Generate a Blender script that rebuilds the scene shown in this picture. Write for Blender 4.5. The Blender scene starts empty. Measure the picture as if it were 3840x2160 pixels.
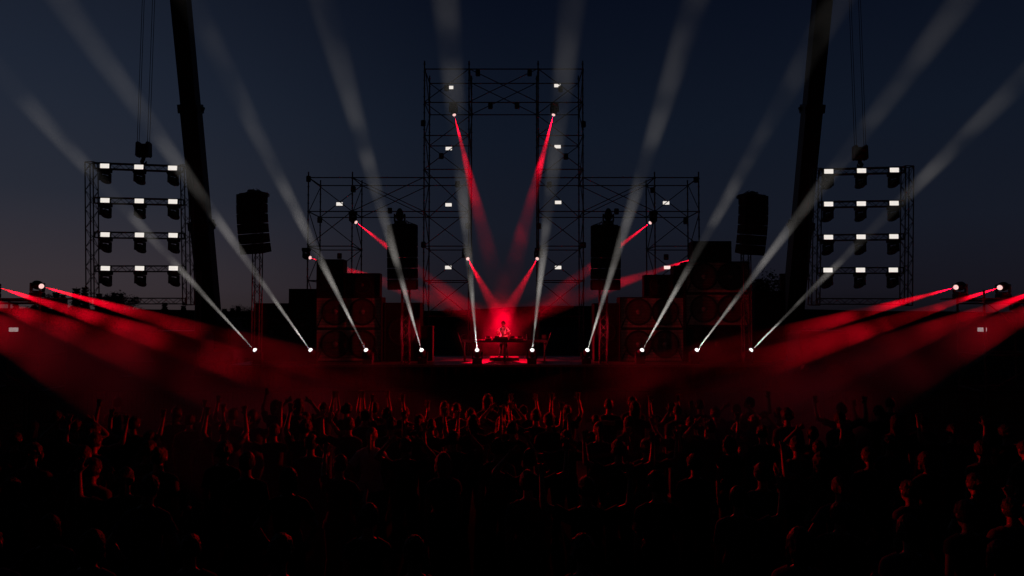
import bpy, bmesh, math, random
from mathutils import Vector, Matrix, Quaternion, noise
R = math.radians
random.seed(7)
S = bpy.context.scene
COL = S.collection
# ------------------------------------------------------------ camera
F = 2560.0; TH = math.atan(90 / F); CZ = 3.45; U = 3840 / 2576
def P(px, py, Y):
    """world point on the plane y=Y seen at photo pixel (px,py) of 3840x2160"""
    u = (px - 1920) / F; v = -(py - 1080) / F
    d = Vector((u, math.cos(TH) - v * math.sin(TH), math.sin(TH) + v * math.cos(TH)))
    return Vector((0, 0, CZ)) + d * (Y / d.y)
def Q(px, py, Y): return P(px * U, py * U, Y)
cd = bpy.data.cameras.new('camera'); cam = bpy.data.objects.new('camera', cd); COL.objects.link(cam); S.camera = cam
cd.lens = 24; cd.sensor_width = 36; cd.clip_start = .05; cd.clip_end = 3000
cam.location = (0, 0, CZ); cam.rotation_euler = (math.pi / 2 + TH, 0, 0)
# ------------------------------------------------------------ render + sky
S.view_settings.view_transform = 'Standard'; S.view_settings.look = 'None'
S.view_settings.exposure = 0; S.view_settings.gamma = 1
S.cycles.transparent_max_bounces = 64; S.cycles.volume_bounces = 0; S.cycles.max_bounces = 4
S.cycles.light_sampling_threshold = 0; S.cycles.volume_step_rate = 6; S.cycles.volume_max_steps = 64
def lin(c): return tuple(((x / 255 + .055) / 1.055) ** 2.4 if x > 10 else x / 255 / 12.92 for x in c)
w = bpy.data.worlds.new('World'); S.world = w; w.use_nodes = True
nt = w.node_tree; bg = nt.nodes['Background']
tc = nt.nodes.new('ShaderNodeTexCoord'); sp = nt.nodes.new('ShaderNodeSeparateXYZ'); nt.links.new(tc.outputs['Generated'], sp.inputs[0])
def ramp(stops, src):
    r = nt.nodes.new('ShaderNodeValToRGB'); e = r.color_ramp.elements
    while len(e) < len(stops): e.new(.5)
    for k, (p, c) in enumerate(stops): e[k].position = p; e[k].color = (*lin(c), 1)
    nt.links.new(src, r.inputs[0]); return r.outputs[0]
base = ramp([(0, (15, 14, 19)), (.03, (22, 21, 29)), (.12, (21, 25, 36)), (.25, (16, 23, 36)), (.42, (8, 14, 28)), (.7, (3, 5, 12)), (1, (1, 2, 5))], sp.outputs['Z'])
warm = ramp([(0, (50, 41, 41)), (.05, (48, 41, 42)), (.15, (30, 31, 36)), (.3, (22, 26, 34)), (.5, (14, 17, 22))], sp.outputs['Z'])
mr = nt.nodes.new('ShaderNodeMapRange'); mr.interpolation_type = 'SMOOTHSTEP'
mr.inputs['From Min'].default_value = .02; mr.inputs['From Max'].default_value = -.62
nt.links.new(sp.outputs['X'], mr.inputs['Value'])
mx = nt.nodes.new('ShaderNodeMix'); mx.data_type = 'RGBA'; mx.blend_type = 'ADD'
nt.links.new(mr.outputs[0], mx.inputs['Factor']); nt.links.new(base, mx.inputs['A']); nt.links.new(warm, mx.inputs['B'])
bk = nt.nodes.new('ShaderNodeMapRange'); bk.interpolation_type = 'SMOOTHSTEP'   # the last daylight is in front, the unseen sky behind is dimmed to darken the crowd
bk.inputs['From Min'].default_value = -.1; bk.inputs['From Max'].default_value = .5; bk.inputs['To Min'].default_value = .12
nt.links.new(sp.outputs['Y'], bk.inputs['Value']); vm = nt.nodes.new('ShaderNodeVectorMath'); vm.operation = 'SCALE'
nt.links.new(mx.outputs['Result'], vm.inputs[0]); nt.links.new(bk.outputs[0], vm.inputs['Scale']); nt.links.new(vm.outputs[0], bg.inputs[0]); bg.inputs[1].default_value = 1.0

# ------------------------------------------------------------ helpers
def tag(o, label=None, cat=None, group=None, kind=None):
    if label: o['label'] = label
    if cat: o['category'] = cat
    if group: o['group'] = group
    if kind: o['kind'] = kind
    return o
def empty(name, loc, rz=0):
    o = bpy.data.objects.new(name, None); COL.objects.link(o); o.location = loc; o.rotation_euler.z = rz
    o.empty_display_size = .2; return o
def mat(name, col, rough=.6, metal=0, var=.25, scale=6, spec=.4, bump=0):
    m = bpy.data.materials.new(name); m.use_nodes = True; n = m.node_tree; b = n.nodes['Principled BSDF']
    b.inputs['Roughness'].default_value = rough; b.inputs['Metallic'].default_value = metal
    b.inputs['Specular IOR Level'].default_value = spec
    tx = n.nodes.new('ShaderNodeTexNoise'); tx.inputs['Scale'].default_value = scale; tx.inputs['Detail'].default_value = 4
    g = n.nodes.new('ShaderNodeTexCoord'); n.links.new(g.outputs['Object'], tx.inputs['Vector'])
    r = n.nodes.new('ShaderNodeValToRGB'); e = r.color_ramp.elements
    e[0].position = .3; e[0].color = (*[c * (1 - var) for c in col], 1); e[1].position = .7; e[1].color = (*[min(1, c * (1 + var)) for c in col], 1)
    n.links.new(tx.outputs[0], r.inputs[0]); n.links.new(r.outputs[0], b.inputs['Base Color'])
    if bump:
        bp = n.nodes.new('ShaderNodeBump'); bp.inputs['Strength'].default_value = bump; bp.inputs['Distance'].default_value = .02
        n.links.new(tx.outputs[0], bp.inputs['Height']); n.links.new(bp.outputs[0], b.inputs['Normal'])
    return m
def glow(name, col, st):
    m = bpy.data.materials.new(name); m.use_nodes = True; b = m.node_tree.nodes['Principled BSDF']
    b.inputs['Base Color'].default_value = (.05, .05, .05, 1); b.inputs['Emission Color'].default_value = (*col, 1)
    b.inputs['Emission Strength'].default_value = st; m.cycles.emission_sampling = 'NONE'; return m
M = dict(
    black=mat('black_paint', (.018, .018, .018), .55, spec=.3), steel=mat('galvanised_steel', (.07, .07, .075), .5, .5),
    alu=mat('dark_aluminium', (.05, .05, .052), .45, .6), cab=mat('black_cabinet', (.014, .013, .013), .7, spec=.2),
    grille=mat('wire_grille', (.06, .055, .055), .6, .3), cone=mat('speaker_cone', (.07, .05, .05), .7),
    cap=mat('dust_cap', (.17, .15, .15), .55), panel=mat('wood_baffle', (.27, .20, .18), .65),
    deck=mat('stage_deck', (.06, .05, .045), .4, var=.4, scale=3), cloth=mat('black_drape', (.008, .008, .008), .95, spec=.1),
    ground=mat('field_ground', (.013, .014, .010), 1, var=.5, scale=.8, bump=.3, spec=.02), boom=mat('crane_paint', (.02, .02, .022), .45),
    bark=mat('bark', (.03, .022, .016), .9), leaf=mat('tree_foliage', (.022, .032, .02), .9, spec=.1), hill=mat('far_hill', (.02, .028, .02), 1, spec=0),
    skin=mat('skin', (.22, .13, .09), .42, var=.08, spec=.5), hair=mat('dark_hair', (.02, .014, .01), .55, spec=.3, scale=60, bump=.5),
    hair2=mat('light_hair', (.18, .10, .05), .5, spec=.4, scale=60, bump=.5),
    redpaint=mat('red_white_stripes', (.12, .02, .015), .5), glass=mat('drink_glass', (.5, .5, .5), .1),
    barrier=mat('barrier_steel', (.02, .02, .02), .8, spec=.15), dimwhite=glow('strobe_dim', (1, .93, .9), .42),  # dimwhite: dimming by the haze in front is put into the emission
    white=glow('strobe_light', (1, .93, .86), .86), lensw=glow('lens_white', (1, .96, .92), 1.6), lensr=glow('lens_red', (1, .60, .56), 1.05),
    lensoff=mat('lens_off', (.02, .02, .025), .15, spec=.6))
CL = dict(
    black=mat('black_shirt', (.012, .012, .013), .85, scale=25, bump=.3), grey=mat('grey_shirt', (.05, .05, .055), .85, scale=25, bump=.3),
    white=mat('white_shirt', (.6, .58, .56), .8, scale=25, var=.08, bump=.3), blue=mat('navy_shirt', (.02, .03, .07), .85, scale=25, bump=.3),
    olive=mat('olive_shirt', (.06, .06, .03), .85, scale=25, bump=.3), jeans=mat('dark_jeans', (.018, .022, .04), .85, scale=30),
    trousers=mat('black_trousers', (.012, .012, .012), .85))

class MB:
    def __init__(s): s.v = []; s.f = []
    def add(s, vs, fs):
        n = len(s.v); s.v += [tuple(v) for v in vs]; s.f += [tuple(i + n for i in f) for f in fs]; return s
    def box(s, c, d, rot=None):
        c = Vector(c); h = [x / 2 for x in d]
        vs = [Vector((x * h[0], y * h[1], z * h[2])) for x in (-1, 1) for y in (-1, 1) for z in (-1, 1)]
        if rot is not None: vs = [rot @ v for v in vs]
        return s.add([v + c for v in vs], [(0, 1, 3, 2), (4, 6, 7, 5), (0, 4, 5, 1), (2, 3, 7, 6), (0, 2, 6, 4), (1, 5, 7, 3)])
    def bbox(s, c, d, b, rot=None):
        """box with chamfered edges"""
        bm = bmesh.new(); bmesh.ops.create_cube(bm, size=1)
        for v in bm.verts: v.co = Vector((v.co.x * d[0], v.co.y * d[1], v.co.z * d[2]))
        bmesh.ops.bevel(bm, geom=bm.edges[:], offset=b, segments=2, affect='EDGES')
        r = rot or Matrix.Identity(3)
        bm.verts.index_update(); s.add([r @ v.co + Vector(c) for v in bm.verts], [[v.index for v in f.verts] for f in bm.faces]); bm.free(); return s
    def tube(s, a, b, r, r2=None, n=8, flat=1.0):
        a = Vector(a); b = Vector(b); r2 = r if r2 is None else r2; q = (b - a).to_track_quat('Z', 'Y')
        vs = []
        for c, rr in ((a, r), (b, r2)):
            for k in range(n):
                t = 2 * math.pi * k / n; vs.append(c + q @ Vector((rr * math.cos(t), rr * flat * math.sin(t), 0)))
        return s.add(vs, [(k, (k + 1) % n, (k + 1) % n + n, k + n) for k in range(n)] + [tuple(range(n - 1, -1, -1)), tuple(range(n, 2 * n))])
    def lathe(s, prof, n=20, rot=None, loc=(0, 0, 0)):
        vs = []; rot = rot or Matrix.Identity(3); loc = Vector(loc); m = len(prof)
        for r, z in prof:
            for k in range(n):
                t = 2 * math.pi * k / n; vs.append(rot @ Vector((r * math.cos(t), r * math.sin(t), z)) + loc)
        fs = [(j * n + k, j * n + (k + 1) % n, (j + 1) * n + (k + 1) % n, (j + 1) * n + k) for j in range(m - 1) for k in range(n)]
        fs += [tuple(range(n - 1, -1, -1)), tuple(range((m - 1) * n, m * n))]
        return s.add(vs, fs)
    def capsule(s, a, b, ra, rb, n=12, fx=1.0, fy=1.0, up=None):
        """rounded cone, closed"""
        a = Vector(a); b = Vector(b); d = b - a; L = d.length
        if up is None: q = d.to_track_quat('Z', 'Y').to_matrix()
        else:
            z = d.normalized(); x = Vector(up); x = (x - z * x.dot(z)).normalized(); y = z.cross(x); q = Matrix((x, y, z)).transposed()
        prof = []
        for k in range(1, 5): t = -math.pi / 2 + math.pi / 2 * k / 4; prof.append((ra * math.cos(t), ra * math.sin(t)))
        for k in range(0, 4): t = math.pi / 2 * k / 4; prof.append((rb * math.cos(t), L + rb * math.sin(t)))
        vs = []
        for r, z in prof:
            for k in range(n):
                t = 2 * math.pi * k / n; vs.append(q @ Vector((r * fx * math.cos(t), r * fy * math.sin(t), z)) + a)
        m = len(prof); fs = [(j * n + k, j * n + (k + 1) % n, (j + 1) * n + (k + 1) % n, (j + 1) * n + k) for j in range(m - 1) for k in range(n)]
        i0 = len(vs); vs.append(q @ Vector((0, 0, -ra)) + a); vs.append(q @ Vector((0, 0, L + rb)) + a)
        fs += [(i0, (k + 1) % n, k) for k in range(n)] + [(i0 + 1, (m - 1) * n + k, (m - 1) * n + (k + 1) % n) for k in range(n)]
        return s.add(vs, fs)
    def ellipsoid(s, c, r, n=16, m=12, rot=None, fn=None):
        c = Vector(c); vs = []; rot = rot or Matrix.Identity(3)
        for j in range(m + 1):
            p = math.pi * j / m
            for k in range(n):
                t = 2 * math.pi * k / n; v = Vector((math.sin(p) * math.cos(t), math.sin(p) * math.sin(t), -math.cos(p)))
                if fn: v = fn(v)
                vs.append(rot @ Vector((v.x * r[0], v.y * r[1], v.z * r[2])) + c)
        return s.add(vs, [(j * n + k, j * n + (k + 1) % n, (j + 1) * n + (k + 1) % n, (j + 1) * n + k) for j in range(m) for k in range(n)])
    def mesh(s, name):
        me = bpy.data.meshes.new(name); me.from_pydata(s.v, [], s.f); me.validate(); me.update(); return me
    def build(s, name, m, parent=None, loc=None, smooth=False):
        me = s.mesh(name); me.materials.append(m)
        if smooth: me.polygons.foreach_set('use_smooth', [True] * len(me.polygons))
        o = bpy.data.objects.new(name, me); COL.objects.link(o)
        if parent is not None:
            o.parent = parent
        if loc is not None: o.location = loc
        return o
def rel(p, o): return Vector(p) - o.location   # parent empties here are unrotated unless noted
def copy_tree(o, parent=None):
    c = o.copy(); COL.objects.link(c); c.parent = parent
    for ch in list(o.children): copy_tree(ch, c)
    return c

# ------------------------------------------------------------ smoke in the beams
def smoke(name, dens, scale, L, lo=.25, hi=2.2, fade=1.0):
    """scattering smoke in drifting puffs, density shaped to fade the beam away from the lamp"""
    m = bpy.data.materials.new(name); m.use_nodes = True; n = m.node_tree; n.nodes.clear()
    o = n.nodes.new('ShaderNodeOutputMaterial'); s = n.nodes.new('ShaderNodeVolumeScatter')
    s.inputs['Color'].default_value = (1, 1, 1, 1); s.inputs['Anisotropy'].default_value = 0
    tx = n.nodes.new('ShaderNodeTexNoise'); tx.inputs['Scale'].default_value = scale; tx.inputs['Detail'].default_value = 1
    g = n.nodes.new('ShaderNodeNewGeometry'); n.links.new(g.outputs['Position'], tx.inputs['Vector'])
    r = n.nodes.new('ShaderNodeMapRange'); r.inputs['From Min'].default_value = .42; r.inputs['From Max'].default_value = .64
    r.inputs['To Min'].default_value = dens * lo; r.inputs['To Max'].default_value = dens * hi
    n.links.new(tx.outputs[0], r.inputs[0])
    t = n.nodes.new('ShaderNodeTexCoord'); sx = n.nodes.new('ShaderNodeSeparateXYZ'); n.links.new(t.outputs['Object'], sx.inputs[0])
    f = n.nodes.new('ShaderNodeMapRange'); f.inputs['From Min'].default_value = -L; f.inputs['From Max'].default_value = 0
    f.inputs['To Min'].default_value = 0; f.inputs['To Max'].default_value = 1
    n.links.new(sx.outputs['Z'], f.inputs[0])
    pw = n.nodes.new('ShaderNodeMath'); pw.operation = 'POWER'; pw.inputs[1].default_value = fade; n.links.new(f.outputs[0], pw.inputs[0])
    mu = n.nodes.new('ShaderNodeMath'); mu.operation = 'MULTIPLY'; n.links.new(r.outputs[0], mu.inputs[0]); n.links.new(pw.outputs[0], mu.inputs[1])
    n.links.new(mu.outputs[0], s.inputs['Density']); n.links.new(s.outputs[0], o.inputs['Volume']); return m
def lamp(a, b, half, color, energy, parent=None, blend=.5, radius=.02):
    q = (b - a).to_track_quat('-Z', 'Y')
    l = bpy.data.lights.new('lamp_light', 'SPOT'); l.energy = energy; l.color = color; l.spot_size = 2 * R(half); l.spot_blend = blend; l.shadow_soft_size = radius
    a = a + (b - a).normalized() * .08
    o = bpy.data.objects.new('lamp_light', l); COL.objects.link(o); o.location = a; o.rotation_euler = q.to_euler()
    if parent is not None: o.parent = parent; o.location = a - parent.location
    return o
def beam(a, b, half, color, energy, L, m, label, parent=None, blend=.5, group=None):
    lo_ = lamp(a, b, half, color, energy, parent, blend)
    q = (b - a).to_track_quat('-Z', 'Y'); n = 24
    mb = MB(); vs = []
    for t, r in ((.03, .05), (L, L * math.tan(R(half)) * 1.02 + .05)):
        vs += [(r * math.cos(2 * math.pi * k / n), r * math.sin(2 * math.pi * k / n), -t) for k in range(n)]
    mb.add(vs, [(k, k + n, (k + 1) % n + n, (k + 1) % n) for k in range(n)] + [tuple(range(n)), tuple(range(2 * n - 1, n - 1, -1))])
    o = mb.build('smoke_beam', m); o.location = a; o.rotation_euler = q.to_euler()
    BEAMS.append((lo_, o)); tag(o, label, 'light beam', group, 'stuff'); return o
BEAMS = []

# ------------------------------------------------------------ moving head lamps
def fixture_meshes():
    b = MB().bbox((0, 0, .10), (.46, .36, .20), .02); b.box((0, -.185, .10), (.2, .012, .09)); base_m = b.mesh('base')
    for sx in (-1, 1): pass
    y = MB()
    for sx in (-1, 1): y.bbox((sx * .235, 0, .40), (.06, .17, .38), .015); y.tube((sx * .15, 0, .5), (sx * .272, 0, .5), .05, n=12)
    y.bbox((0, 0, .24), (.47, .2, .06), .012); y.tube((0, 0, .19), (0, 0, .25), .12, n=16)
    yoke_m = y.mesh('yoke')
    # head along +Z, pivot at the origin, lens at z=.3
    h = MB().lathe([(.06, -.22), (.13, -.2), (.175, -.12), (.19, 0), (.18, .1), (.15, .2), (.12, .27), (.105, .285), (.09, .285)], 20); head_m = h.mesh('head')
    for k in range(4): pass
    ln = MB().lathe([(.105, .27), (.10, .30), (.085, .33), (.055, .35), (.02, .358)], 18); lens_m = ln.mesh('lens')
    for me, mm in ((base_m, 'black'), (yoke_m, 'black'), (head_m, 'black')): me.materials.append(M[mm])
    head_m.polygons.foreach_set('use_smooth', [True] * len(head_m.polygons)); lens_m.polygons.foreach_set('use_smooth', [True] * len(lens_m.polygons))
    lens_m.materials.append(M['lensoff'])
    return base_m, yoke_m, head_m, lens_m
FX = fixture_meshes()
def moving_head(lens_pos, aim, label, lens='lensoff', hung=False, group=None, scale=1.0, lz=.36):
    """standing or hanging yoke lamp whose lens sits at lens_pos and points along aim"""
    d = Vector(aim).normalized(); piv = Vector(lens_pos) - d * .34 * scale
    s = -1 if hung else 1
    t = empty('moving_head_light', piv - Vector((0, 0, .5 * s * scale))); t.scale = (scale,) * 3
    tag(t, label, 'stage light', group)
    pan = math.atan2(d.y, d.x) - math.pi / 2
    def ch(name, me, m=None, parent=t):
        o = bpy.data.objects.new(name, me); COL.objects.link(o); o.parent = parent
        if m: o.material_slots[0].link = 'OBJECT'; o.material_slots[0].material = m
        return o
    b = ch('base', FX[0]); y = ch('yoke', FX[1]); h = ch('head', FX[2]); l = ch('lens', FX[3], M[lens], h)
    if hung:
        b.rotation_euler = (math.pi, 0, 0); y.rotation_euler = (math.pi, 0, pan)
    else: y.rotation_euler.z = pan
    h.location = (0, 0, .5 * s); h.rotation_mode = 'QUATERNION'; h.rotation_quaternion = d.to_track_quat('Z', 'Y')
    return t
def strobe(c, label, tilt=0, group=None, wd=.38, ht=.2, ry=0, m='white'):
    t = empty('strobe_light', c); t.rotation_euler = (tilt, ry, 0); tag(t, label, 'strobe light', group)
    MB().bbox((0, .07, 0), (wd + .03, .12, ht + .03), .01).build('housing', M['black'], t)
    MB().bbox((0, 0, 0), (wd, .03, ht), .006).build('lit_panel', M[m], t)
    b = MB(); b.tube((0, .12, 0), (0, .3, 0), .025); b.build('clamp', M['steel'], t)
    return t
def flood_box(c, label, rz=0, tilt=0, group=None):
    t = empty('flood_light', c); t.rotation_euler = (tilt, 0, rz); tag(t, label, 'flood light', group)
    MB().bbox((0, 0, 0), (.26, .22, .34), .02).build('housing', M['black'], t)
    b = MB(); b.box((0, -.115, 0), (.2, .012, .27)); b.build('front_glass', M['lensoff'], t)
    b = MB(); b.tube((0, .1, .05), (0, .3, .05), .03); b.build('clamp', M['steel'], t)
    return t

# ------------------------------------------------------------ setting: ground, hills, trees
def sheet(name, x0, x1, y0, y1, nx, ny, fz, m):
    vs = []; fs = []
    for j in range(ny + 1):
        for i in range(nx + 1):
            x = x0 + (x1 - x0) * i / nx; y = y0 + (y1 - y0) * j / ny; vs.append((x, y, fz(x, y)))
    fs = [(j * (nx + 1) + i, j * (nx + 1) + i + 1, (j + 1) * (nx + 1) + i + 1, (j + 1) * (nx + 1) + i) for j in range(ny) for i in range(nx)]
    return MB().add(vs, fs).build(name, m, smooth=True)
g = sheet('ground', -900, 900, -60, 1500, 60, 60, lambda x, y: 0, M['ground']); tag(g, 'dark trampled festival field', kind='structure')
def ridge(x, y):
    e = (y - 330) / 260; t = max(0, 1 - abs(e)); t = t * t * (3 - 2 * t)
    return -2 + t * (6.2 + 2.5 * noise.noise(Vector((x * .006, 3, 0))) + 1.2 * noise.noise(Vector((x * .02, 9, 0))) + 2.2 * math.exp(-((x - 25) / 45) ** 2))
h = sheet('hills', -700, 700, 70, 590, 120, 40, ridge, M['hill']); tag(h, 'low wooded hills on the night horizon', kind='structure')
def conifer(loc, H, W, label):
    t = empty('conifer_tree', loc); tag(t, label, 'tree', 'trees beyond the field')
    MB().tube((0, 0, 0), (0, 0, H * .97), H * .018, .03, 8).build('trunk', M['bark'], t)
    b = MB(); n = 15
    for k in range(n):
        z = H * (.12 + .86 * k / n); r = W * (1 - k / n) ** .85 * random.uniform(.8, 1.15)
        for j in range(9):
            a = random.uniform(0, 6.28); rr = r * random.uniform(.65, 1.15); dz = -rr * random.uniform(.15, .45)
            for q in range(6):
                f = (q + .6) / 6; c = Vector((math.cos(a) * rr * f, math.sin(a) * rr * f, z + dz * f))
                s = .28 * W * (1.1 - f) + .12; ta = random.uniform(0, 3.1)
                e = Vector((math.cos(ta), math.sin(ta), random.uniform(-.3, .3))) * s; g2 = Vector((random.uniform(-.3, .3), random.uniform(-.3, .3), -.8)) * s
                b.add([c - e, c + e, c + g2], [(0, 1, 2)])
    b.build('crown', M['leaf'], t)
def broadleaf(loc, H, W, label):
    t = empty('leafy_tree', loc); tag(t, label, 'tree', 'trees beyond the field')
    tr = MB(); tr.tube((0, 0, 0), (0, 0, H * .45), H * .03, H * .018)
    cl = []
    for k in range(16):
        a = random.uniform(0, 6.28); rr = W * random.uniform(.1, .75); c = Vector((math.cos(a) * rr, math.sin(a) * rr, H * random.uniform(.38, .9)))
        cl.append((c, W * random.uniform(.25, .42))); tr.tube((0, 0, H * .4), c, H * .01, .02, 5)
    tr.build('trunk', M['bark'], t)
    b = MB()
    for c, r in cl:
        for q in range(170):
            d = Vector((random.gauss(0, 1), random.gauss(0, 1), random.gauss(0, .8))).normalized() * r * random.uniform(.5, 1.1)
            s = .035 * H; e = Vector((random.uniform(-1, 1), random.uniform(-1, 1), random.uniform(-1, 1))) * s; f = Vector((random.uniform(-1, 1), random.uniform(-1, 1), random.uniform(-1, 1))) * s
            b.add([c + d, c + d + e, c + d + f], [(0, 1, 2)])
    b.build('crown', M['leaf'], t)
TR = [(60, 1130, 'c'), (100, 1142, 'b'), (130, 1138, 'c'), (178, 1100, 'b'), (212, 1086, 'c'), (236, 1096, 'c'), (287, 1070, 'c'), (319, 1066, 'c'), (372, 1092, 'c'), (405, 1086, 'b'), (430, 1088, 'c'), (452, 1092, 'c'),
      (480, 1110, 'b'), (618, 1128, 'c'), (688, 1140, 'c'), (842, 1152, 'c'), (872, 1150, 'c'), (893, 1142, 'c'), (925, 1152, 'b'), (1665, 1158, 'b'), (1690, 1168, 'c'), (2110, 1166, 'b'), (2850, 1010, 'b'), (2985, 1158, 'b'), (3250, 1168, 'b'), (3330, 1172, 'c')]
where = ['far behind the white strobe on the edge scaffold', 'beside the first small conifer at the edge', 'rising behind the scaffold ledger', 'under the standing red lamp', 'just behind the red lamp yoke', 'between red lamp and truss frame',
 'tall, alone between red lamp and hanging frame', 'tallest, against the outer truss upright', 'seen inside the hung frame, just past its upright', 'wide crown seen inside the hung frame', 'slim one joined to the wide crown', 'pointed one on the frame inner side', 'low rounded one inside the frame',
 'tiny, below the frame bottom truss', 'tiny, beside the frame lower corner', 'small, right of the crane boom foot', 'small, middle of three by the speaker mast', 'small, nearest the speaker mast', 'low rounded one behind the speaker mast',
 'low and round, behind the middle tower', 'low conifer behind the middle tower', 'low and round, behind the tower by the bottle', 'big crown rising over the tall speaker stack', 'low bush beside the crane foot', 'low and round under the hung frame', 'low conifer under the hung frame']
for (px, py, k), wh in zip(TR, where):
    Y = 72 if px == 2850 else random.uniform(105, 135); top = P(px, py, Y)
    loc = Vector((top.x, Y, 0)); H = top.z
    if k == 'c': conifer(loc, H, H * .2 + .4, 'dark conifer tree, ' + wh)
    else: broadleaf(loc, H, max(H * .32, 2.6) if px != 2850 else 3.0, 'dark leafy tree, ' + wh)
# ------------------------------------------------------------ stage deck and skirt
DZ = 1.05; XC = P(1888, 1170, 41).x
st = empty('stage', (XC, 31, 0)); tag(st, 'low black stage with a red lit deck edge and draped front', 'stage')
XL = Q(575, 918, 31).x; XR = Q(1965, 918, 31).x
b = MB()
for i in range(16):
    for j in range(5):
        x0 = XL + (XR - XL) * i / 16; wd = (XR - XL) / 16
        b.bbox((x0 + wd / 2 - XC, .02 + 1.3 * j + .65, DZ - .05), (wd - .012, 1.288, .1), .006)
b.build('deck', M['deck'], st)
b = MB(); n = 320; vs = []
for i in range(n + 1):
    x = XL - XC + (XR - XL) * i / n; yy = .06 + .035 * math.sin(i * .9) + .02 * math.sin(i * 2.3)
    vs += [(x, yy, 0), (x, yy * .6 + .02, DZ - .1)]
b.add(vs, [(2 * i, 2 * i + 2, 2 * i + 3, 2 * i + 1) for i in range(n)]); b.build('skirt', M['cloth'], st)
for x in [XL - XC + .1 + (XR - XL - .2) * i / 8 for i in range(9)]:
    b = MB(); b.tube((x, 3, 0), (x, 3, DZ - .1), .04); b.tube((x, 6, 0), (x, 6, DZ - .1), .04); b.build('leg', M['steel'], st)

# ------------------------------------------------------------ scaffold
YF, YB = 41.0, 43.6; KB = YF / YB
sc = empty('stage_scaffold', (XC, YF, 0)); tag(sc, 'tall open tube scaffold with two towers, a bridge and lower wings', 'scaffold')
def X(off, Y): return off / F * 41.0
offs = [-736, -570, -300, -131, 131, 300, 570, 736]
XS = [X(o, YF) for o in offs]
def zof(py, Y=YF): return P(1920, py, Y).z
ZL = [.15] + [zof(v) for v in (1187, 1052, 923, 793)]; ZW = zof(666); ZT = [zof(635), zof(508), zof(384), zof(259)]
D = YB - YF
def part(mb, name): mb.build(name, M['steel'], sc)
def pole(a, b, r=.035): return MB().tube(a, b, r, n=6)
for i, x in enumerate(XS):
    top = (ZT[-1] + .5) if 2 <= i <= 5 else (ZW + .35)
    for y in (0, D):
        m = pole((x, y, 0), (x, y, top), .042)
        z = .5
        while z < top: m.tube((x, y, z), (x, y, z + .03), .075, n=8); z += .5
        m.box((x, y, .01), (.16, .16, .02)); part(m, 'standard')
for y in (0, D):
    for i in range(7):
        if i == 3: lv = [ZT[2], ZT[3]]
        elif i in (2, 4): lv = ZL + [ZW] + ZT
        elif i in (1, 5): lv = [ZL[4], ZW]
        else: lv = ZL + [ZW]
        for z in lv: part(pole((XS[i], y, z), (XS[i + 1], y, z)), 'ledger')
for i, x in enumerate(XS):
    for z in (ZL + [ZW] + (ZT if 2 <= i <= 5 else [])): part(pole((x, 0, z), (x, D, z)), 'transom')
def brace(a, b): part(pole(a, b, .028), 'brace')
seqT = ZL[1:] + [ZT[0], ZT[1], ZT[2], ZT[3]]
for (i, s) in ((2, 0), (4, 1)):
    for k in range(len(seqT) - 1):
        for yy, fl in ((0, 0), (D, 1)):
            a, c = XS[i], XS[i + 1]
            if (k + s + fl) % 2: a, c = c, a
            brace((a, yy - .05, seqT[k]), (c, yy - .05, seqT[k + 1]))
for i in (0, 6):
    seq = ZL[1:] + [ZW]
    for k in range(len(seq) - 1):
        for yy, fl in ((0, 0), (D, 1)):
            a, c = XS[i], XS[i + 1]
            if (k + fl + (i == 6)) % 2: a, c = c, a
            brace((a, yy - .05, seq[k]), (c, yy - .05, seq[k + 1]))
for yy in (0, D):
    brace((XS[3], yy - .05, ZT[3]), (XS[4], yy - .05, ZT[2])); brace((XS[4], yy - .09, ZT[3]), (XS[3], yy - .09, ZT[2]))
    for i in (1, 5):
        brace((XS[i], yy - .05, ZW), (XS[i + 1], yy - .05, ZL[4])); brace((XS[i + 1], yy - .09, ZW), (XS[i], yy - .09, ZL[4]))
for i, x in enumerate(XS):
    seq = (seqT if 2 <= i <= 5 else ZL[1:] + [ZW])
    for k in range(0, len(seq) - 1):
        y0, y1 = (0, D) if k % 2 else (D, 0)
        brace((x + .05, y0, seq[k]), (x + .05, y1, seq[k + 1]))
# flood boxes and strobes on the scaffold
FB = [(1792, 274, 'hanging under the bridge top, next to the left tower'), (1986, 274, 'hanging under the bridge top, next to the right tower'),
 (1675, 330, 'half covering the highest strobe of the left tower'), (2102, 334, 'overlapping the highest strobe of the right tower'),
 (1839, 397, 'under the bridge bottom tube, left of its middle'), (1939, 397, 'under the bridge bottom tube, right of its middle'),
 (1587, 462, 'on the outer post of the left tower, below its red lamp'), (2188, 466, 'on the outer post of the right tower, below its red lamp'),
 (1655, 585, 'in the left tower, just under its second strobe'), (2122, 587, 'in the right tower, just under its second strobe'),
 (1716, 691, 'in the left tower above its third strobe'), (2060, 692, 'in the right tower above its third strobe'),
 (1755, 847, 'on the inner post of the left tower'), (2021, 848, 'on the inner post of the right tower'),
 (1325, 710, 'over the left wing standing above its strobe'), (1199, 825, 'on the outer bay of the left wing by crossing braces'),
 (1462, 790, 'beside the dark lamp on the left middle speaker column'), (1273, 960, 'just above the boxy speaker of the left stack'),
 (1588, 918, 'low on the outer post of the left tower'), (2447, 713, 'over the right wing above its upper strobe'),
 (2571, 829, 'on the outer bay of the right wing by crossing braces'), (2312, 793, 'beside the dark lamp on the right middle speaker column'),
 (2498, 964, 'just above the lower strobe of the right wing'), (2188, 919, 'low on the outer post of the right tower'),
 (1157, 671, 'at the outer top corner of the left wing'), (2610, 674, 'at the outer top corner of the right wing')]
for k, (px, py, t) in enumerate(FB):
    flood_box(P(px, py, 40.6), 'unlit black flood box ' + t, rz=random.uniform(-.35, .35) - (px - 1888) * .0006, tilt=random.uniform(-.25, .15), group='flood boxes on the scaffold')
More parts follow.
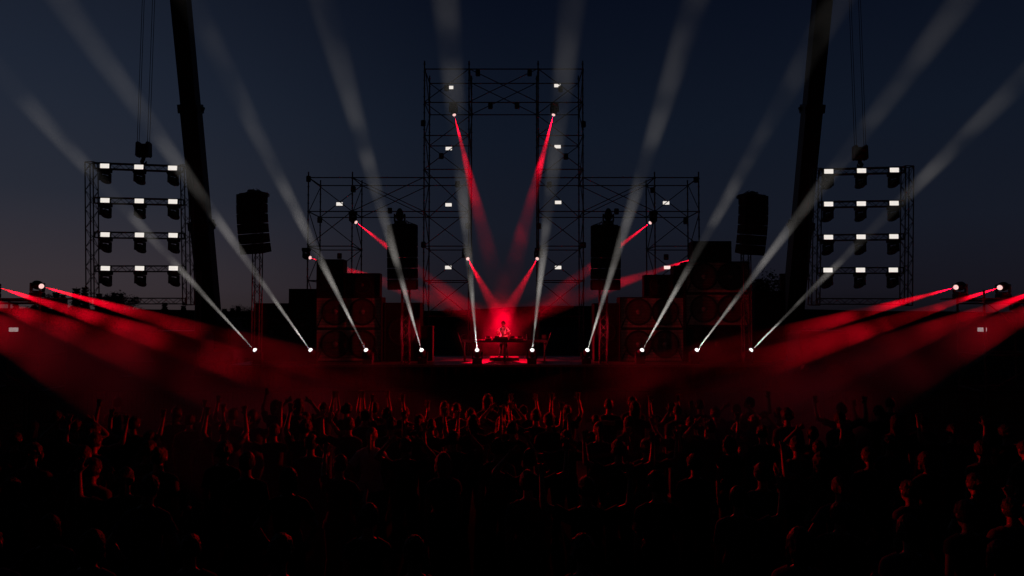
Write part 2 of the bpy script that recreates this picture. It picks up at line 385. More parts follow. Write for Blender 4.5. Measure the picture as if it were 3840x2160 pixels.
SB = [(1688, 328, 'left tower, highest, half hidden by a black box'), (2090, 321, 'right tower, highest, corner cut by a black box'), (1683, 557, 'left tower, second from the top'), (2091, 550, 'right tower, second from the top'),
 (1682, 768, 'left tower, third from the top'), (2093, 759, 'right tower, third from the top'), (1681, 1003, 'left tower, lowest'), (2093, 1003, 'right tower, lowest'),
 (1273, 765, 'only one of the left wing'), (2498, 761, 'upper one of the right wing'), (2502, 1003, 'lower one of the right wing, above the speakers')]
for px, py, t in SB: strobe(P(px, py, 41.3), 'glowing white strobe panel, ' + t, group='strobes on the scaffold', tilt=-.1)

# ------------------------------------------------------------ moving heads: floor row with white beams
VW = smoke('beam_smoke_white', .02, .5, 30, lo=.3, hi=2.9, fade=1.35)
VC = smoke('beam_smoke_crowd', .13, .40, 31, lo=.3, hi=2.7, fade=.7)
VS = smoke('beam_smoke_side', .11, .45, 27, lo=.2, hi=3.0, fade=1.4)
wb = [((640, 879), (0, 180)), ((780, 879), (250, 130)), ((920, 879), (590, 220)), ((1060, 879), (925, 400)), ((1200, 879), (1130, 100)),
      ((1339, 879), (1440, 0)), ((1478, 879), (1650, 320)), ((1616, 879), (1850, 460)), ((1754, 879), (1935, 640)), ((1891, 879), (2070, 700))]
ORD = ['first', 'second', 'third', 'fourth', 'fifth', 'sixth', 'seventh', 'eighth', 'ninth', 'tenth']
for k, (a, b_) in enumerate(wb):
    A = Q(*a, 31.6); lo, hi = 6.0, 31.5
    for _ in range(40):      # lean the beam forward until it climbs at 40 degrees
        mid = (lo + hi) / 2; v = Q(*b_, mid) - A
        if math.atan2(v.z, math.hypot(v.x, v.y)) < R(40): lo = mid
        else: hi = mid
    B = A + (Q(*b_, mid) - A).normalized() * 10; dz = (B - A).z / 10
    t = moving_head(A, B - A, 'standing white lamp on the stage edge, %s from the left' % ORD[k], 'lensw', group='white lamps along the stage front', scale=(A.z - DZ) / (.34 * dz + .5))
    beam(A, B, 1.8, (1, .94, .88), 52000, 30, VW, 'white beam rising from the %s stage front lamp' % ORD[k], t, group='white beams in smoke', blend=.85)

# red lamps on the scaffold, converging on the performer
rd = [(1704, 433, (1262, 770), 'hanging high in the left tower'), (2075, 433, (1266, 770), 'hanging high in the right tower'),
      (1337, 835, (1255, 838), 'on the inner post of the left wing'), (2436, 837, (1270, 838), 'on the inner post of the right wing'),
      (1165, 967, (1240, 800), 'low on the outer post of the left wing'), (2612, 967, (1290, 800), 'low on the outer right wing, behind the tall speaker stack'),
      (1755, 972, (1258, 800), 'low on the inner post of the left tower'), (2014, 972, (1268, 800), 'low on the inner post of the right tower')]
RC = (1, 0.0, .022)
for k, (px, py, tg, wh) in enumerate(rd):
    A = P(px, py, 40.2); B = Q(*tg, 35.4)
    t = moving_head(A, B - A, 'red lamp ' + wh, 'lensr', hung=True, group='red lamps on the scaffold')
    beam(A, B, 4.6 if k > 5 else 3.7, RC, (120000, 165000, 46000, 46000, 40000, 46000, 56000, 88000)[k], (B - A).length + 1.5, smoke('beam_smoke_stage', .03, .45, (B - A).length + 1.5, lo=.35, hi=2.2, fade=2.2 if k < 2 else .9), 'red beam from the lamp ' + wh, t, group='red beams onto the performer', blend=.85)
# extra red spots added at two tower lamps to edge the crowd
for px, py, en in ((1755, 972, 4000), (2014, 972, 4000)):
    A = P(px, py, 40.0); lamp(A, Vector((XC, 13.5, 1.6)), 8, (1, .0, .0), en, blend=1, radius=.12)

# dark lamps standing on the middle speaker columns
for px, s in ((1499, 'left'), (2281, 'right')):
    moving_head(P(px, 782, 31.8), Vector((0, -.05, 1)), 'unlit lamp pointing up on top of the %s middle speaker column' % s, group='unlit lamps on the speaker columns')

# ------------------------------------------------------------ edge scaffolds with red side lamps
for sx, nm in ((-1, 'left'), (1, 'right')):
    e = empty('edge_scaffold', (sx * 18.6 + (XC if sx < 0 else 0) * 0, 26.9, 0))
    tag(e, 'low tube scaffold at the %s edge carrying red lamps' % nm, 'scaffold', 'scaffolds at both edges')
    H = 3.97
    xs = [0, sx * 2.57, sx * 5.1]; xb = [sx * .45, sx * 2.9, sx * 5.4]
    for j, (xx, yy) in enumerate([(x, 0) for x in xs] + [(x, 2.3) for x in xb]):
        m = pole((xx, yy, 0), (xx, yy, H + (.35 if yy == 0 else .05)), .045)
        z = .5
        while z < H: m.tube((xx, yy, z), (xx, yy, z + .03), .08, n=8); z += .5
        m.build('standard', M['steel'], e)
    for z in (.3, 1.75, H - .16, H - .05):
        for k in range(2):
            pole((xs[k], 0, z), (xs[k + 1], 0, z)).build('ledger', M['steel'], e); pole((xb[k], 2.3, z), (xb[k + 1], 2.3, z)).build('ledger', M['steel'], e)
        for k in range(3): pole((xs[k], 0, z), (xb[k], 2.3, z)).build('transom', M['steel'], e)
    for k in range(2):
        pole((xs[k], -.05, .3), (xs[k + 1], -.05, 1.75), .028).build('brace', M['steel'], e); pole((xs[k + 1], -.05, 1.75), (xs[k], -.05, H - .1), .028).build('brace', M['steel'], e)
        pole((xb[k + 1], 2.35, .3), (xb[k], 2.35, 1.75), .028).build('brace', M['steel'], e)
    d = MB(); d.bbox((sx * 3.1, 1.2, H + .02), (5.6, 1.1, .05), .01)
    if sx < 0: d.bbox((.6, 1.2, H + .02), (1.6, 1.1, .05), .01)
    else: d.bbox((-.15, 1.2, H + .02), (1.0, 1.1, .05), .01)
    d.build('platform', M['alu'], e)
side = {-1: [(158, 1074), (-12, 1076), (-190, 1078), (-330, 1082)], 1: [(3582, 1078), (3747, 1079), (3919, 1080), (4050, 1086)]}
dirs = [(.89, .45), (.85, .52), (.81, .58), (.76, .65)]; slo = {1: (.275, .32, .38, .46), -1: (.285, .32, .36, .48)}
SN = {-1: ['only red lamp in full view at the left edge', 'red lamp cut off by the left frame border'] + ['red lamp beyond the left frame border'] * 2,
      1: ['inner one of the two red lamps on the right edge scaffold', 'outer one of the two red lamps on the right edge scaffold'] + ['red lamp beyond the right frame border'] * 2}
RS = (1, 0, .016); SBN = ['uppermost', 'second', 'third', 'lowest']
for sx in (-1, 1):
    for k, (px, py) in enumerate(side[sx]):
        A = P(px, py, 28); dd = dirs[k]
        B = A + Vector((-sx * dd[0], -dd[1], 0)) * 10
        bx = 1920 + B.x / B.y * F; by = py + slo[sx][k] * abs(bx - px); B = P(bx, by, B.y)
        t = moving_head(A, B - A, SN[sx][k], 'lensr', group='red lamps on the edge scaffolds')
        beam(A, B, (2.1, 2.0, 2.0, 2.1)[k], RS, (33000, 46000, 38000, 38000)[k], (27, 27, 29, 31)[k], (VS, VS, VC, VC)[k], '%s of the red beams from the %s edge' % (SBN[k], 'left' if sx < 0 else 'right'), t, group='red beams from the edges', blend=.35)
    A = P(side[sx][0][0], 1078, 27.6); lamp(A, Vector((XC - sx * 8.5, 33, 2.5)), 7.5, (1, 0, .02), 15000, blend=1, radius=.1)   # extra spot added by the edge lamp to brighten the far speaker wall
    A = P(side[sx][0][0], 1078, 27.6); lamp(A, Vector((Q(1265, 850, 34).x, 34.2, 2.0)), 3.2, (1, .02, .05), 85000, blend=1, radius=.1)   # added spot that brightens the performer, no fixture of its own
    A = P(side[sx][1][0], 1078, 27.5); lamp(A, Vector((-.5, 13.2, 1.6)), 6.5, (1, .0, .0), 17000, blend=1, radius=.1)   # another added spot, for red rims on the dancers
    strobe(P(51 if sx < 0 else 3683, 1236, 28.6), 'white strobe panel on the %s edge scaffold seen through the red beam' % ('left' if sx < 0 else 'right'), group='strobes on the edge scaffolds', ht=.17, m='dimwhite')
    fb = moving_head(P(3822 if sx > 0 else 20, 1152, 27.6), Vector((sx * -.5, -1, .2)), 'unlit lamp hung low on the %s edge scaffold' % ('left' if sx < 0 else 'right'), hung=True, group='unlit lamps on the edge scaffolds') if sx > 0 else None

# ------------------------------------------------------------ truss
def truss_mb(a, b_, wd, r=.026, rb=.013, step=None):
    a = Vector(a); b_ = Vector(b_); d = (b_ - a); L = d.length; z = d.normalized()
    x = Vector((0, 1, 0)).cross(z)
    if x.length < .1: x = Vector((1, 0, 0))
    x.normalize(); y = z.cross(x); m = MB(); h = wd / 2 - r
    cs = [x * h + y * h, x * -h + y * h, x * -h + y * -h, x * h + y * -h]
    for c in cs: m.tube(a + c, b_ + c, r, n=6)
    n = max(2, round(L / (step or wd))); 
    for k in range(n):
        p, q = a + z * (L * k / n), a + z * (L * (k + 1) / n)
        for f in range(4):
            c0, c1 = cs[f], cs[(f + 1) % 4]
            if (k + f) % 2: c0, c1 = c1, c0
            m.tube(p + c0, q + c1, rb, n=5)
    for p in (a, b_):
        for f in range(4): m.tube(p + cs[f], p + cs[(f + 1) % 4], r, n=6)
    return m
def truss_frame(corners, rows, cols, toe, nm):
    """corners: tl,tr,bl,br photo pixels of the outer outline; rows: pixel y of each lamp row left/right"""
    Y = 31.0; W = .42; T = .31
    c = empty('lighting_truss', P((corners[0][0] + corners[1][0]) / 2, corners[0][1], Y))
    tag(c, 'large upright lighting frame of box truss hung from the %s crane' % nm, 'lighting truss', 'truss frames hung from cranes')
    tl, tr, bl, br = [P(*q, Y) - c.location for q in corners]
    hx = Vector((W / 2, 0, 0))
    truss_mb(tl + hx, bl + hx, W).build('truss', M['alu'], c); truss_mb(tr - hx, br - hx, W).build('truss', M['alu'], c)
    L = []
    for k, (yl, yr) in enumerate(rows + [(corners[2][1] - 14, corners[3][1] - 14)]):
        a = P(corners[0][0], yl, Y) - c.location; b2 = P(corners[1][0], yr, Y) - c.location
        a.x = tl.x + (bl.x - tl.x) * k / 4 + W; b2.x = tr.x + (br.x - tr.x) * k / 4 - W
        truss_mb(a, b2, T, step=.34).build('truss', M['alu'], c)
        if k < 4:
            for j, px in enumerate(cols[k]):
                yy = yl + (yr - yl) * (px - corners[0][0]) / (corners[1][0] - corners[0][0])
                rn = ['top', 'second', 'third', 'bottom'][k]; cn = ['left', 'middle', 'right'][j]
                strobe(P(px, yy - 2, Y - .36), 'glowing strobe, %s row, %s column of the %s truss frame' % (rn, cn, nm), wd=.40, ht=.20, group='strobes on the truss frames', ry=R(1.2) if toe > 0 else 0)
                dv = Vector((toe * 1.0, -.35, -.62)).normalized(); head = P(px + toe * 3, yy + 7, Y - .05) + Vector((0, 0, -.5)) + dv * .34
                moving_head(head, dv, 'unlit hanging lamp, %s row, %s column of the %s truss frame' % (rn, cn, nm), hung=True, group='unlit lamps on the truss frames')
    return c
cl = [[392.5, 520.5, 647], [393.5, 522, 648], [394, 523, 649], [395, 523.5, 650]]
FL = truss_frame([(326, 610), (716, 621), (330, 1143), (725, 1143)], [(622, 634), (752, 759), (881, 885), (1008, 1008)], cl, 1, 'left')
cr = [[3108, 3231, 3354], [3107.5, 3230, 3353], [3107, 3229, 3352], [3105, 3227, 3350]]
FR = truss_frame([(3044, 634), (3420, 625), (3035, 1144), (3415, 1145)], [(646, 638), (768, 763), (892, 888), (1015, 1014)], cr, -1, 'right')

# ------------------------------------------------------------ cranes
def crane(nm, foot, tip, secs, hookx, bly0, bly1, rope_x, sgn):
    A = Q(*foot, 40.0); tipY = 31.0; T = Q(*tip, tipY)
    A2 = A + (A - T).normalized() * 2.2; A2 = A + (A2 - A) * max(0, min(1, (A.z - 1.6) / max(.01, A.z - A2.z)))
    c = empty('mobile_crane', (A2.x, 40.6, 0)); tag(c, 'dark telescopic crane, its leaning boom holding the %s truss frame' % nm, 'crane', 'cranes beside the stage')
    o = c.location; d = T - A2; L = d.length; u = d.normalized()
    q = u.to_track_quat('Y', 'Z').to_matrix() if False else Matrix((Vector((1, 0, 0)) - u * u.x, u, Vector((0, 0, 0)))).transposed()
    xax = (Vector((1, 0, 0)) - u * u.x).normalized(); nax = xax.cross(u); 
    def sec(m, p, q2, w1, hh):
        # rounded-bottom boom profile
        pr = [(-.5, .5), (.5, .5), (.5, -.15), (.36, -.42), (.12, -.55), (-.12, -.55), (-.36, -.42), (-.5, -.15)]
        vs = [(p if e == 0 else q2) + xax * (a * w1) + nax * (b2 * hh) for e in (0, 1) for a, b2 in pr]; n = 8
        m.add([v - o for v in vs], [(k, (k + 1) % n, (k + 1) % n + n, k + n) for k in range(n)] + [tuple(range(n - 1, -1, -1)), tuple(range(n, 2 * n))])
    prev = 0
    for k, (f, wd) in enumerate(secs):
        m = MB(); sec(m, A2 + u * L * prev, A2 + u * L * f, wd, wd * 1.15); m.build('boom_section', M['boom'], c)
        if k < len(secs) - 1:
            m = MB(); p = A2 + u * (L * f); sec(m, p - u * .42, p + u * .02, wd * 1.17, wd * 1.3)
            for s2 in (-1, 1): m.bbox(p - o + xax * (s2 * wd * .58) - u * .2, (.16, .22, .22), .03)
            m.tube(p - o - xax * wd * .72 - u * .15, p - o + xax * wd * .72 - u * .15, .07)
            m.build('collar', M['boom'], c)
        prev = f
    m = MB(); m.bbox(T - o, (.5, .8, .7), .05); m.tube(T - o + Vector((-.3, -.3, 0)), T - o + Vector((.3, -.3, 0)), .4, n=20); m.build('boom_head', M['boom'], c)
    # carrier, mostly hidden in the dark behind the stage
    m = MB(); m.bbox((0, 1.2, .95), (2.7, 11, .6), .06); m.bbox((0, -3.9, 1.7), (2.6, 1.8, 1.5), .12); m.build('chassis', M['boom'], c)
    m = MB(); m.bbox((0, 1.0, 1.9), (2.4, 3.4, 1.2), .1); m.bbox((0, 3.2, 2.2), (2.6, 1.2, 1.7), .08); m.build('counterweight', M['boom'], c)
    m = MB(); m.bbox((sgn * -1.1, -.6, 2.2), (.9, 1.9, 1.5), .12); m.build('cab', M['boom'], c)
    m = MB(); m.tube((sgn * .4, .6, 2.0), Vector((sgn * .4, .6, 2.0)) + u * 4.2, .17); m.build('lift_cylinder', M['alu'], c)
    for s2 in (-1, 1):
        for yy in (-3.6, -2.2, .6, 2.2, 4.6):
            m = MB(); m.tube((s2 * 1.0, yy, .52), (s2 * 1.36, yy, .52), .52, n=22); w2 = m.build('wheel', M['black'], c)
        for yy in (-4.6, 5.8):
            m = MB(); m.bbox((s2 * 1.9, yy, .75), (1.5, .2, .2), .02); m.tube((s2 * 2.6, yy, .1), (s2 * 2.6, yy, .9), .07); m.bbox((s2 * 2.6, yy, .05), (.5, .5, .09), .01); m.build('outrigger', M['boom'], c)
    # ropes, block and hook belong to the crane
    bt = P(hookx, bly0, tipY); bb = P(hookx, bly1, tipY)
    for s2 in rope_x:
        MB().tube(bt - o + Vector((s2, 0, -.1)), T - o + Vector((s2 * 1.0, -.3, 0)), .013, n=5).build('rope', M['steel'], c)
    cx = (bt + bb) / 2 - o; hh = (bt - bb).z; m = MB()
    for s2 in (-1, 1):
        m.bbox(cx + Vector((s2 * .235, 0, 0)), (.12, .44, hh), .05, Matrix.Rotation(s2 * -.03, 3, 'Y'))
    m.bbox(cx + Vector((0, 0, -hh * .3)), (.4, .36, hh * .36), .04); m.tube(cx + Vector((-.2, 0, hh * .12)), cx + Vector((.2, 0, hh * .12)), .19, n=18)
    m.build('hook_block', M['redpaint'] if sgn > 0 else M['boom'], c)
    m = MB(); p0 = bb - o; pts = [p0 + Vector((0, 0, .05)), p0 + Vector((-.02 , 0, -.1)), p0 + Vector((sgn * .08, 0, -.2)), p0 + Vector((sgn * .02, 0, -.32)), p0 + Vector((-sgn * .09, 0, -.3)), p0 + Vector((-sgn * .12, 0, -.2))]
    for k in range(5): m.capsule(pts[k], pts[k + 1], (.09, .085, .08, .07, .05)[k], (.085, .08, .07, .05, .03)[k], 8)
    m.build('hook', M['boom'], c, smooth=True)
    return c
crane('left', (533, 795), (404, -577), [(.255, 1.0), (.475, .9), (1, .82)], 539, 532, 590, (-.30, -.21, .17, .27), -1)
crane('right', (1990, 795), (2120, -577), [(.255, 1.0), (.475, .9), (1, .82)], 3225, 545, 601, (-.25, -.16, .18, .27), 1)

# ------------------------------------------------------------ hung line arrays on truss masts
def line_array(px0, px1, py0, py1, mastx, yaw, curve, label, mlabel, mast=True):
    Y = 31.5; c = P((px0 + px1) / 2, py0, Y); wd = abs(P(px1, py0, Y).x - P(px0, py0, Y).x) / (abs(math.cos(yaw)) + .25 * abs(math.sin(yaw)))
    H = c.z - P((px0 + px1) / 2, py1, Y).z; hh = H / 6
    t = empty('line_array', c, yaw); tag(t, label, 'speaker', 'hung speaker columns')
    pos = Vector((0, 0, 0)); pitch = 0
    for k in range(6):
        rot = Matrix.Rotation(pitch, 3, 'X'); ctr = pos + rot @ Vector((0, 0, -hh / 2))
        m = MB(); dp = .62; h2 = hh * .985
        # cabinet tapers to the rear
        vs = [Vector((sx * wd / 2 * (1 if sy < 0 else .86), sy * dp / 2, sz * h2 / 2 * (1 if sy < 0 else .9))) for sx in (-1, 1) for sy in (-1, 1) for sz in (-1, 1)]
        m.add([rot @ v + ctr for v in vs], [(0, 1, 3, 2), (4, 6, 7, 5), (0, 4, 5, 1), (2, 3, 7, 6), (0, 2, 6, 4), (1, 5, 7, 3)])
        for sx in (-1, 1):
            m.box(ctr + rot @ Vector((sx * (wd / 2 + .015), -dp / 2 + .09, 0)), (.03, .05, h2 * .92), rot)
        cb = m.build('cabinet', M['cab'], t)
        gm = MB().box(ctr + rot @ Vector((0, -dp / 2 - .01, 0)), (wd * .96, .015, h2 * .9), rot); gm.box(ctr + rot @ Vector((0, -dp / 2 - .02, 0)), (.05, .02, h2 * .9), rot); gm.build('grille', M['cab'], cb)
        pos = pos + rot @ Vector((0, 0, -hh)); pitch += curve
    s = 1 if yaw > 0 else -1
    m = truss_mb(Vector((0, -.25, .06)), Vector((0, .9, .06)), .16, .02, .012)
    for sx in (-1, 1): m.tube((sx * wd * .4, -.25, .03), (sx * wd * .4, .35, .03), .03); m.tube((sx * wd * .4, -.2, .03), (-s * .1, .3, .22), .02); m.tube((sx * .18, .8, .02), (sx * .1, .1, .25), .018)
    m.tube((-wd * .4, .3, .03), (wd * .4, .3, .03), .03); m.tube((-wd * .4, -.2, .03), (wd * .4, -.2, .03), .03)
    m.build('flying_frame', M['alu'], t)
    mt = P(mastx, py1, Y + .75); base = Vector((mt.x, Y + .75, 0))
    mm = empty('truss_mast', base); tag(mm, mlabel, 'mast', 'masts carrying the speaker columns')
    truss_mb((0, 0, .1), (0, 0, c.z + .05), .40, .027, .014).build('truss', M['alu'], mm)
    b = MB(); b.bbox((0, 0, .04), (1.3, 1.3, .06), .01); b.build('base_plate', M['steel'], mm)
    b = MB(); b.bbox((0, -.4, c.z + .12), (.24, 1.2, .1), .02); b.build('head_beam', M['alu'], mm)
line_array(888, 1008, 727, 950, 966, -.5, .04, 'outer left tall speaker column, curving at its foot', 'thin truss mast under the outer left speaker column')
line_array(1457, 1571, 846, 1086, 1522, -.12, .015, 'straight speaker column left of the stage middle', 'short truss mast under the left middle speaker column')
line_array(2211, 2323, 849, 1087, 2262, .12, .015, 'straight speaker column right of the stage middle', 'short truss mast under the right middle speaker column')
line_array(2767, 2878, 734, 954, 2797, .5, .04, 'outer right tall speaker column, curving at its foot', 'thin truss mast under the outer right speaker column')

# ------------------------------------------------------------ subwoofer walls
def cabinet(px0, px1, py0, py1, label, Y=33.0, depth=1.1, kind='plain', yaw=0, group=None, floor=False):
    a = P(px0, py0, Y); b_ = P(px1, py1, Y); W = b_.x - a.x; H = a.z - b_.z
    if floor: H = a.z - DZ
    t = empty('speaker_cabinet', ((a.x + b_.x) / 2, Y, a.z - H), yaw); tag(t, label, 'speaker', group or 'ground stacked speakers')
    box = MB(); th = .05; d = depth
    for sx in (-1, 1): box.bbox((sx * (W / 2 - th / 2), d / 2, H / 2), (th, d, H), .012)
    for z in (th / 2, H - th / 2): box.bbox((0, d / 2, z), (W - 2 * th + .002, d, th), .012)
    box.build('shell', M['cab'], t)
    MB().box((0, .085, H / 2), (W - 2 * th, .03, H - 2 * th)).build('baffle', M['panel'] if kind == 'dual' else M['cab'], t)
    nc = 2 if kind == 'dual' else 1
    r = min(W / nc, H) * (.40 if kind == 'dual' else .36)
    for k in range(nc):
        cx = (k - (nc - 1) / 2) * W * .415 * (1 if nc == 2 else 0); rot = Matrix.Rotation(R(90), 3, 'X')
        cz = H * (.53 if kind == 'dual' else .5)
        dv = MB().lathe([(r * 1.10, 0), (r * 1.10, .018), (r * 1.0, .026), (r * .93, .018), (r * .92, 0)], 48, rot, (cx, .068, cz)).build('driver', M['black'], t)
        MB().lathe([(r * .93, 0), (r * .93, .006), (r * .6, .004), (r * .3, .002), (.01, 0)], 40, rot, (cx, .066, cz)).build('cone', M['cone'] if kind == 'dual' else M['cab'], dv)
        dc = MB().lathe([(r * .20, 0), (r * .19, .012), (r * .14, .024), (r * .07, .03), (.01, .032)], 20, rot, (cx, .066, cz)).build('dust_cap', M['cap'] if kind == 'dual' else M['cone'], dv, smooth=True)
    gr = MB()
    if kind == 'dual':
        n = 10
        for k in range(n + 1): gr.tube((-W / 2 + th, .035, th + (H - 2 * th) * k / n), (W / 2 - th, .035, th + (H - 2 * th) * k / n), .008, n=4)
        for k in range(8): gr.tube((-W / 2 + th + (W - 2 * th) * k / 7, .045, th), (-W / 2 + th + (W - 2 * th) * k / 7, .045, H - th), .005, n=4)
        gr.build('grille', M['black'], t)
        br = MB()
        for sx in (-1, 1): MB().tube((sx * (W / 2 - .07), .06, H * .03), (sx * W * .385, .06, H * .46), .035).build('brace', M['black'], t)
    else:
        for k in range(int(H / .1)): gr.tube((-W / 2 + th, .035, th + .05 + .1 * k), (W / 2 - th, .035, th + .05 + .1 * k), .006, n=4)
        gr.build('grille', M['cab'], t)
    hd = MB()
    for sx in (-1, 1): hd.bbox((sx * (W / 2 + .005), d * .55, H * .6), (.02, .22, .1), .004)
    hd.build('handle', M['black'], t)
    return t
cabinet(1183, 1430, 1114, 1232, 'wide twin cone bass cabinet on the left of the stage, upper of two', kind='dual')
cabinet(1183, 1430, 1233, 1366, 'wide twin cone bass cabinet on the left of the stage, lower of two', kind='dual', floor=True)
cabinet(1187, 1286, 972, 1113, 'upright speaker box on top of the left bass cabinets', depth=.8)
cabinet(1290, 1424, 1024, 1113, 'wide speaker box lying on the left bass cabinets', depth=.8, yaw=.06)
cabinet(1083, 1181, 1083, 1366, 'tall speaker box leaning against the left bass cabinets', Y=33.15, floor=True)
cabinet(952, 1080, 1137, 1366, 'lowest outer speaker box of the left stack, beside the mast', Y=33.3, floor=True)
cabinet(1440, 1575, 1135, 1366, 'square speaker box between left bass cabinets and tower', Y=33.25, floor=True)
cabinet(1578, 1622, 1222, 1366, 'narrow low box at the foot of the left tower', Y=33.6, floor=True, depth=.5)
cabinet(2325, 2567, 1114, 1232, 'wide twin cone bass cabinet on the right of the stage, lower wall, upper of two', kind='dual')
cabinet(2325, 2567, 1233, 1366, 'wide twin cone bass cabinet on the right of the stage, lower wall, bottom', kind='dual', floor=True)
cabinet(2570, 2813, 980, 1100, 'highest wide twin cone bass cabinet of the right wall', kind='dual', Y=32.9)
cabinet(2570, 2813, 1101, 1223, 'wide twin cone bass cabinet under the highest one', kind='dual', Y=32.9)
cabinet(2570, 2813, 1225, 1366, 'dark bass cabinet carrying the tall right wall', Y=33.0, floor=True)
cabinet(2598, 2744, 904, 979, 'wide box lying on the very top of the right wall', depth=.8)
cabinet(2415, 2524, 1030, 1113, 'wide box lying on the lower right bass wall', depth=.8, yaw=-.08)
cabinet(2526, 2568, 996, 1113, 'narrow upright box wedged beside the tall right wall', depth=.7)
cabinet(2228, 2322, 1137, 1366, 'square speaker box between tower and right bass cabinets', Y=33.25, floor=True)
cabinet(2830, 2945, 1092, 1224, 'black case with red lit rim beyond the right wall, upper', Y=33.6, group='cases beyond the right wall')
cabinet(2822, 2945, 1226, 1366, 'black case under the one with the red rim', Y=33.6, floor=True, group='cases beyond the right wall')
# poles by the crane feet
for px0, py0, px1, py1, wh in ((744, 1022, 762, 1185, 'left'), (2934, 1030, 2924, 1092, 'right')):
    a = P(px0, py0, 36); e = empty('exhaust_stack', (a.x, 36, 0)); tag(e, 'slim upright pipe beside the %s crane boom foot' % wh, 'pipe', 'pipes by the cranes')
    b = MB(); b.tube((P(px1, py1, 36) - e.location).xyz * 1 if False else (0, 0, 0), a - e.location, .15, n=12); b.build('pipe', M['boom'], e)
    b = MB(); b.tube(a - e.location, a - e.location + Vector((0, 0, .05)), .17, n=12); b.bbox((0, 0, .04), (.6, .6, .08), .02); b.build('cap', M['boom'], e)

# ------------------------------------------------------------ performer's table and gear
TY = 33.2; tz = P(1888, 1275, TY).z; xl = Q(1163, 855, TY).x; xr = Q(1376, 855, TY).x; tx = (xl + xr) / 2
t = empty('performance_table', (tx, TY, DZ)); tag(t, 'long narrow black table in front of the performer', 'table')
MB().bbox((0, 0, tz - DZ - .05), (xr - xl, .75, .10), .01).build('table_top', M['black'], t)
for x in (xl - tx + .12, 0.02, xr - tx - .12):
    for y in (-.3, .3): MB().tube((x, y, 0), (x, y, tz - DZ - .1), .028).build('leg', M['steel'], t)
MB().tube((0, 0, 0), (0, 0, tz - DZ - .1), .06).build('leg', M['black'], t)
for px, nm, wd in ((1831, 'leftmost deck on the table', .42), (1863, 'deck under the reaching hand', .42), (1890, 'mixer at the table centre', .5), (1922, 'deck right of the performer', .42), (1949, 'rightmost deck on the table', .42)):
    p = P(px, 1260, TY); e = empty('media_player' if 'deck' in nm else 'mixer', (p.x, TY, tz)); tag(e, 'black ' + nm, 'dj deck' if 'deck' in nm else 'mixer', 'music gear on the table')
    rot = Matrix.Rotation(R(8), 3, 'X')
    MB().bbox((0, 0, .06), (wd * .8, .4, .11), .01, rot).build('body', M['black'], e)
    if 'deck' in nm: MB().tube((0, .02, .11), (0, .015, .135), .13, n=24).build('jog_wheel', M['alu'], e); MB().bbox((0, -.17, .15), (.2, .02, .09), .005).build('display', M['black'], e)
    else:
        m = MB()
        for i in range(4):
            for j in range(4): m.tube((-.12 + .08 * i, -.12 + .07 * j, .115), (-.12 + .08 * i, -.12 + .07 * j, .145), .014, n=8)
        m.build('knob_panel', M['alu'], e)
p = P(1975, 1262, TY); e = MB().lathe([(.03, 0), (.035, .01), (.035, .13), (.03, .16), (.014, .2), (.013, .27), (.016, .275)], 14).build('drink_bottle', M['glass'], smooth=True); e.location = (p.x, TY, tz)
tag(e, 'small bottle catching red light on the right of the table', 'bottle')
for px, s, wh in ((1733, 1, 'left'), (2050, -1, 'right')):
    p = P(px, 1358, TY - .1); e = empty('monitor_stand', (p.x, TY - .3, DZ)); tag(e, 'curved thin stand at the %s end of the table' % wh, 'stand', 'curved stands at the table ends')
    m = MB(); pts = [Vector((s * .2 * (1 - (k / 6 - .1) ** 2) - s * .15 * 0, 0, 1.62 * k / 6)) for k in range(7)]
    pts = [Vector((s * (.14 - .34 * (k / 6) ** 1.8), 0, 1.42 * k / 6)) for k in range(7)]
    for k in range(6): m.tube(pts[k], pts[k + 1], .022)
    m.build('pole', M['steel'], e); m = MB(); m.tube((s * .14, 0, 0), (s * .14, 0, .03), .17, n=18); m.build('foot', M['black'], e)
    m = MB(); m.bbox((s * .12, .12, 1.2), (.26, .3, .22), .03); m.build('monitor', M['cab'], e)
p0 = P(1838, 1352, 34.2); p1 = P(1945, 1352, 34.2)
e = empty('riser', ((p0.x + p1.x) / 2, 34.3, DZ)); tag(e, 'low riser under the performer\'s feet', 'riser')
MB().bbox((0, 0, .075), (p1.x - p0.x, 1.2, .15), .01).build('platform', M['deck'], e)
RZ = DZ + .15
# drifting smoke around the performer
m = bpy.data.materials.new('stage_smoke'); m.use_nodes = True; n = m.node_tree; n.nodes.clear()
o = n.nodes.new('ShaderNodeOutputMaterial'); s = n.nodes.new('ShaderNodeVolumeScatter'); tcn = n.nodes.new('ShaderNodeTexCoord')
ln = n.nodes.new('ShaderNodeVectorMath'); ln.operation = 'LENGTH'; n.links.new(tcn.outputs['Object'], ln.inputs[0])
mrn = n.nodes.new('ShaderNodeMapRange'); mrn.interpolation_type = 'SMOOTHSTEP'; mrn.inputs['From Min'].default_value = 0; mrn.inputs['From Max'].default_value = 1
mrn.inputs['To Min'].default_value = .04; mrn.inputs['To Max'].default_value = 0
n.links.new(ln.outputs['Value'], mrn.inputs['Value']); n.links.new(mrn.outputs[0], s.inputs['Density']); n.links.new(s.outputs[0], o.inputs['Volume'])
e = MB().ellipsoid((0, 0, 0), (1, 1, 1), 24, 16).build('smoke', m); e.location = Q(1250, 832, 35.2); e.scale = (2.5, 1.7, 2.4); tag(e, 'red lit smoke hanging around the performer', kind='stuff')


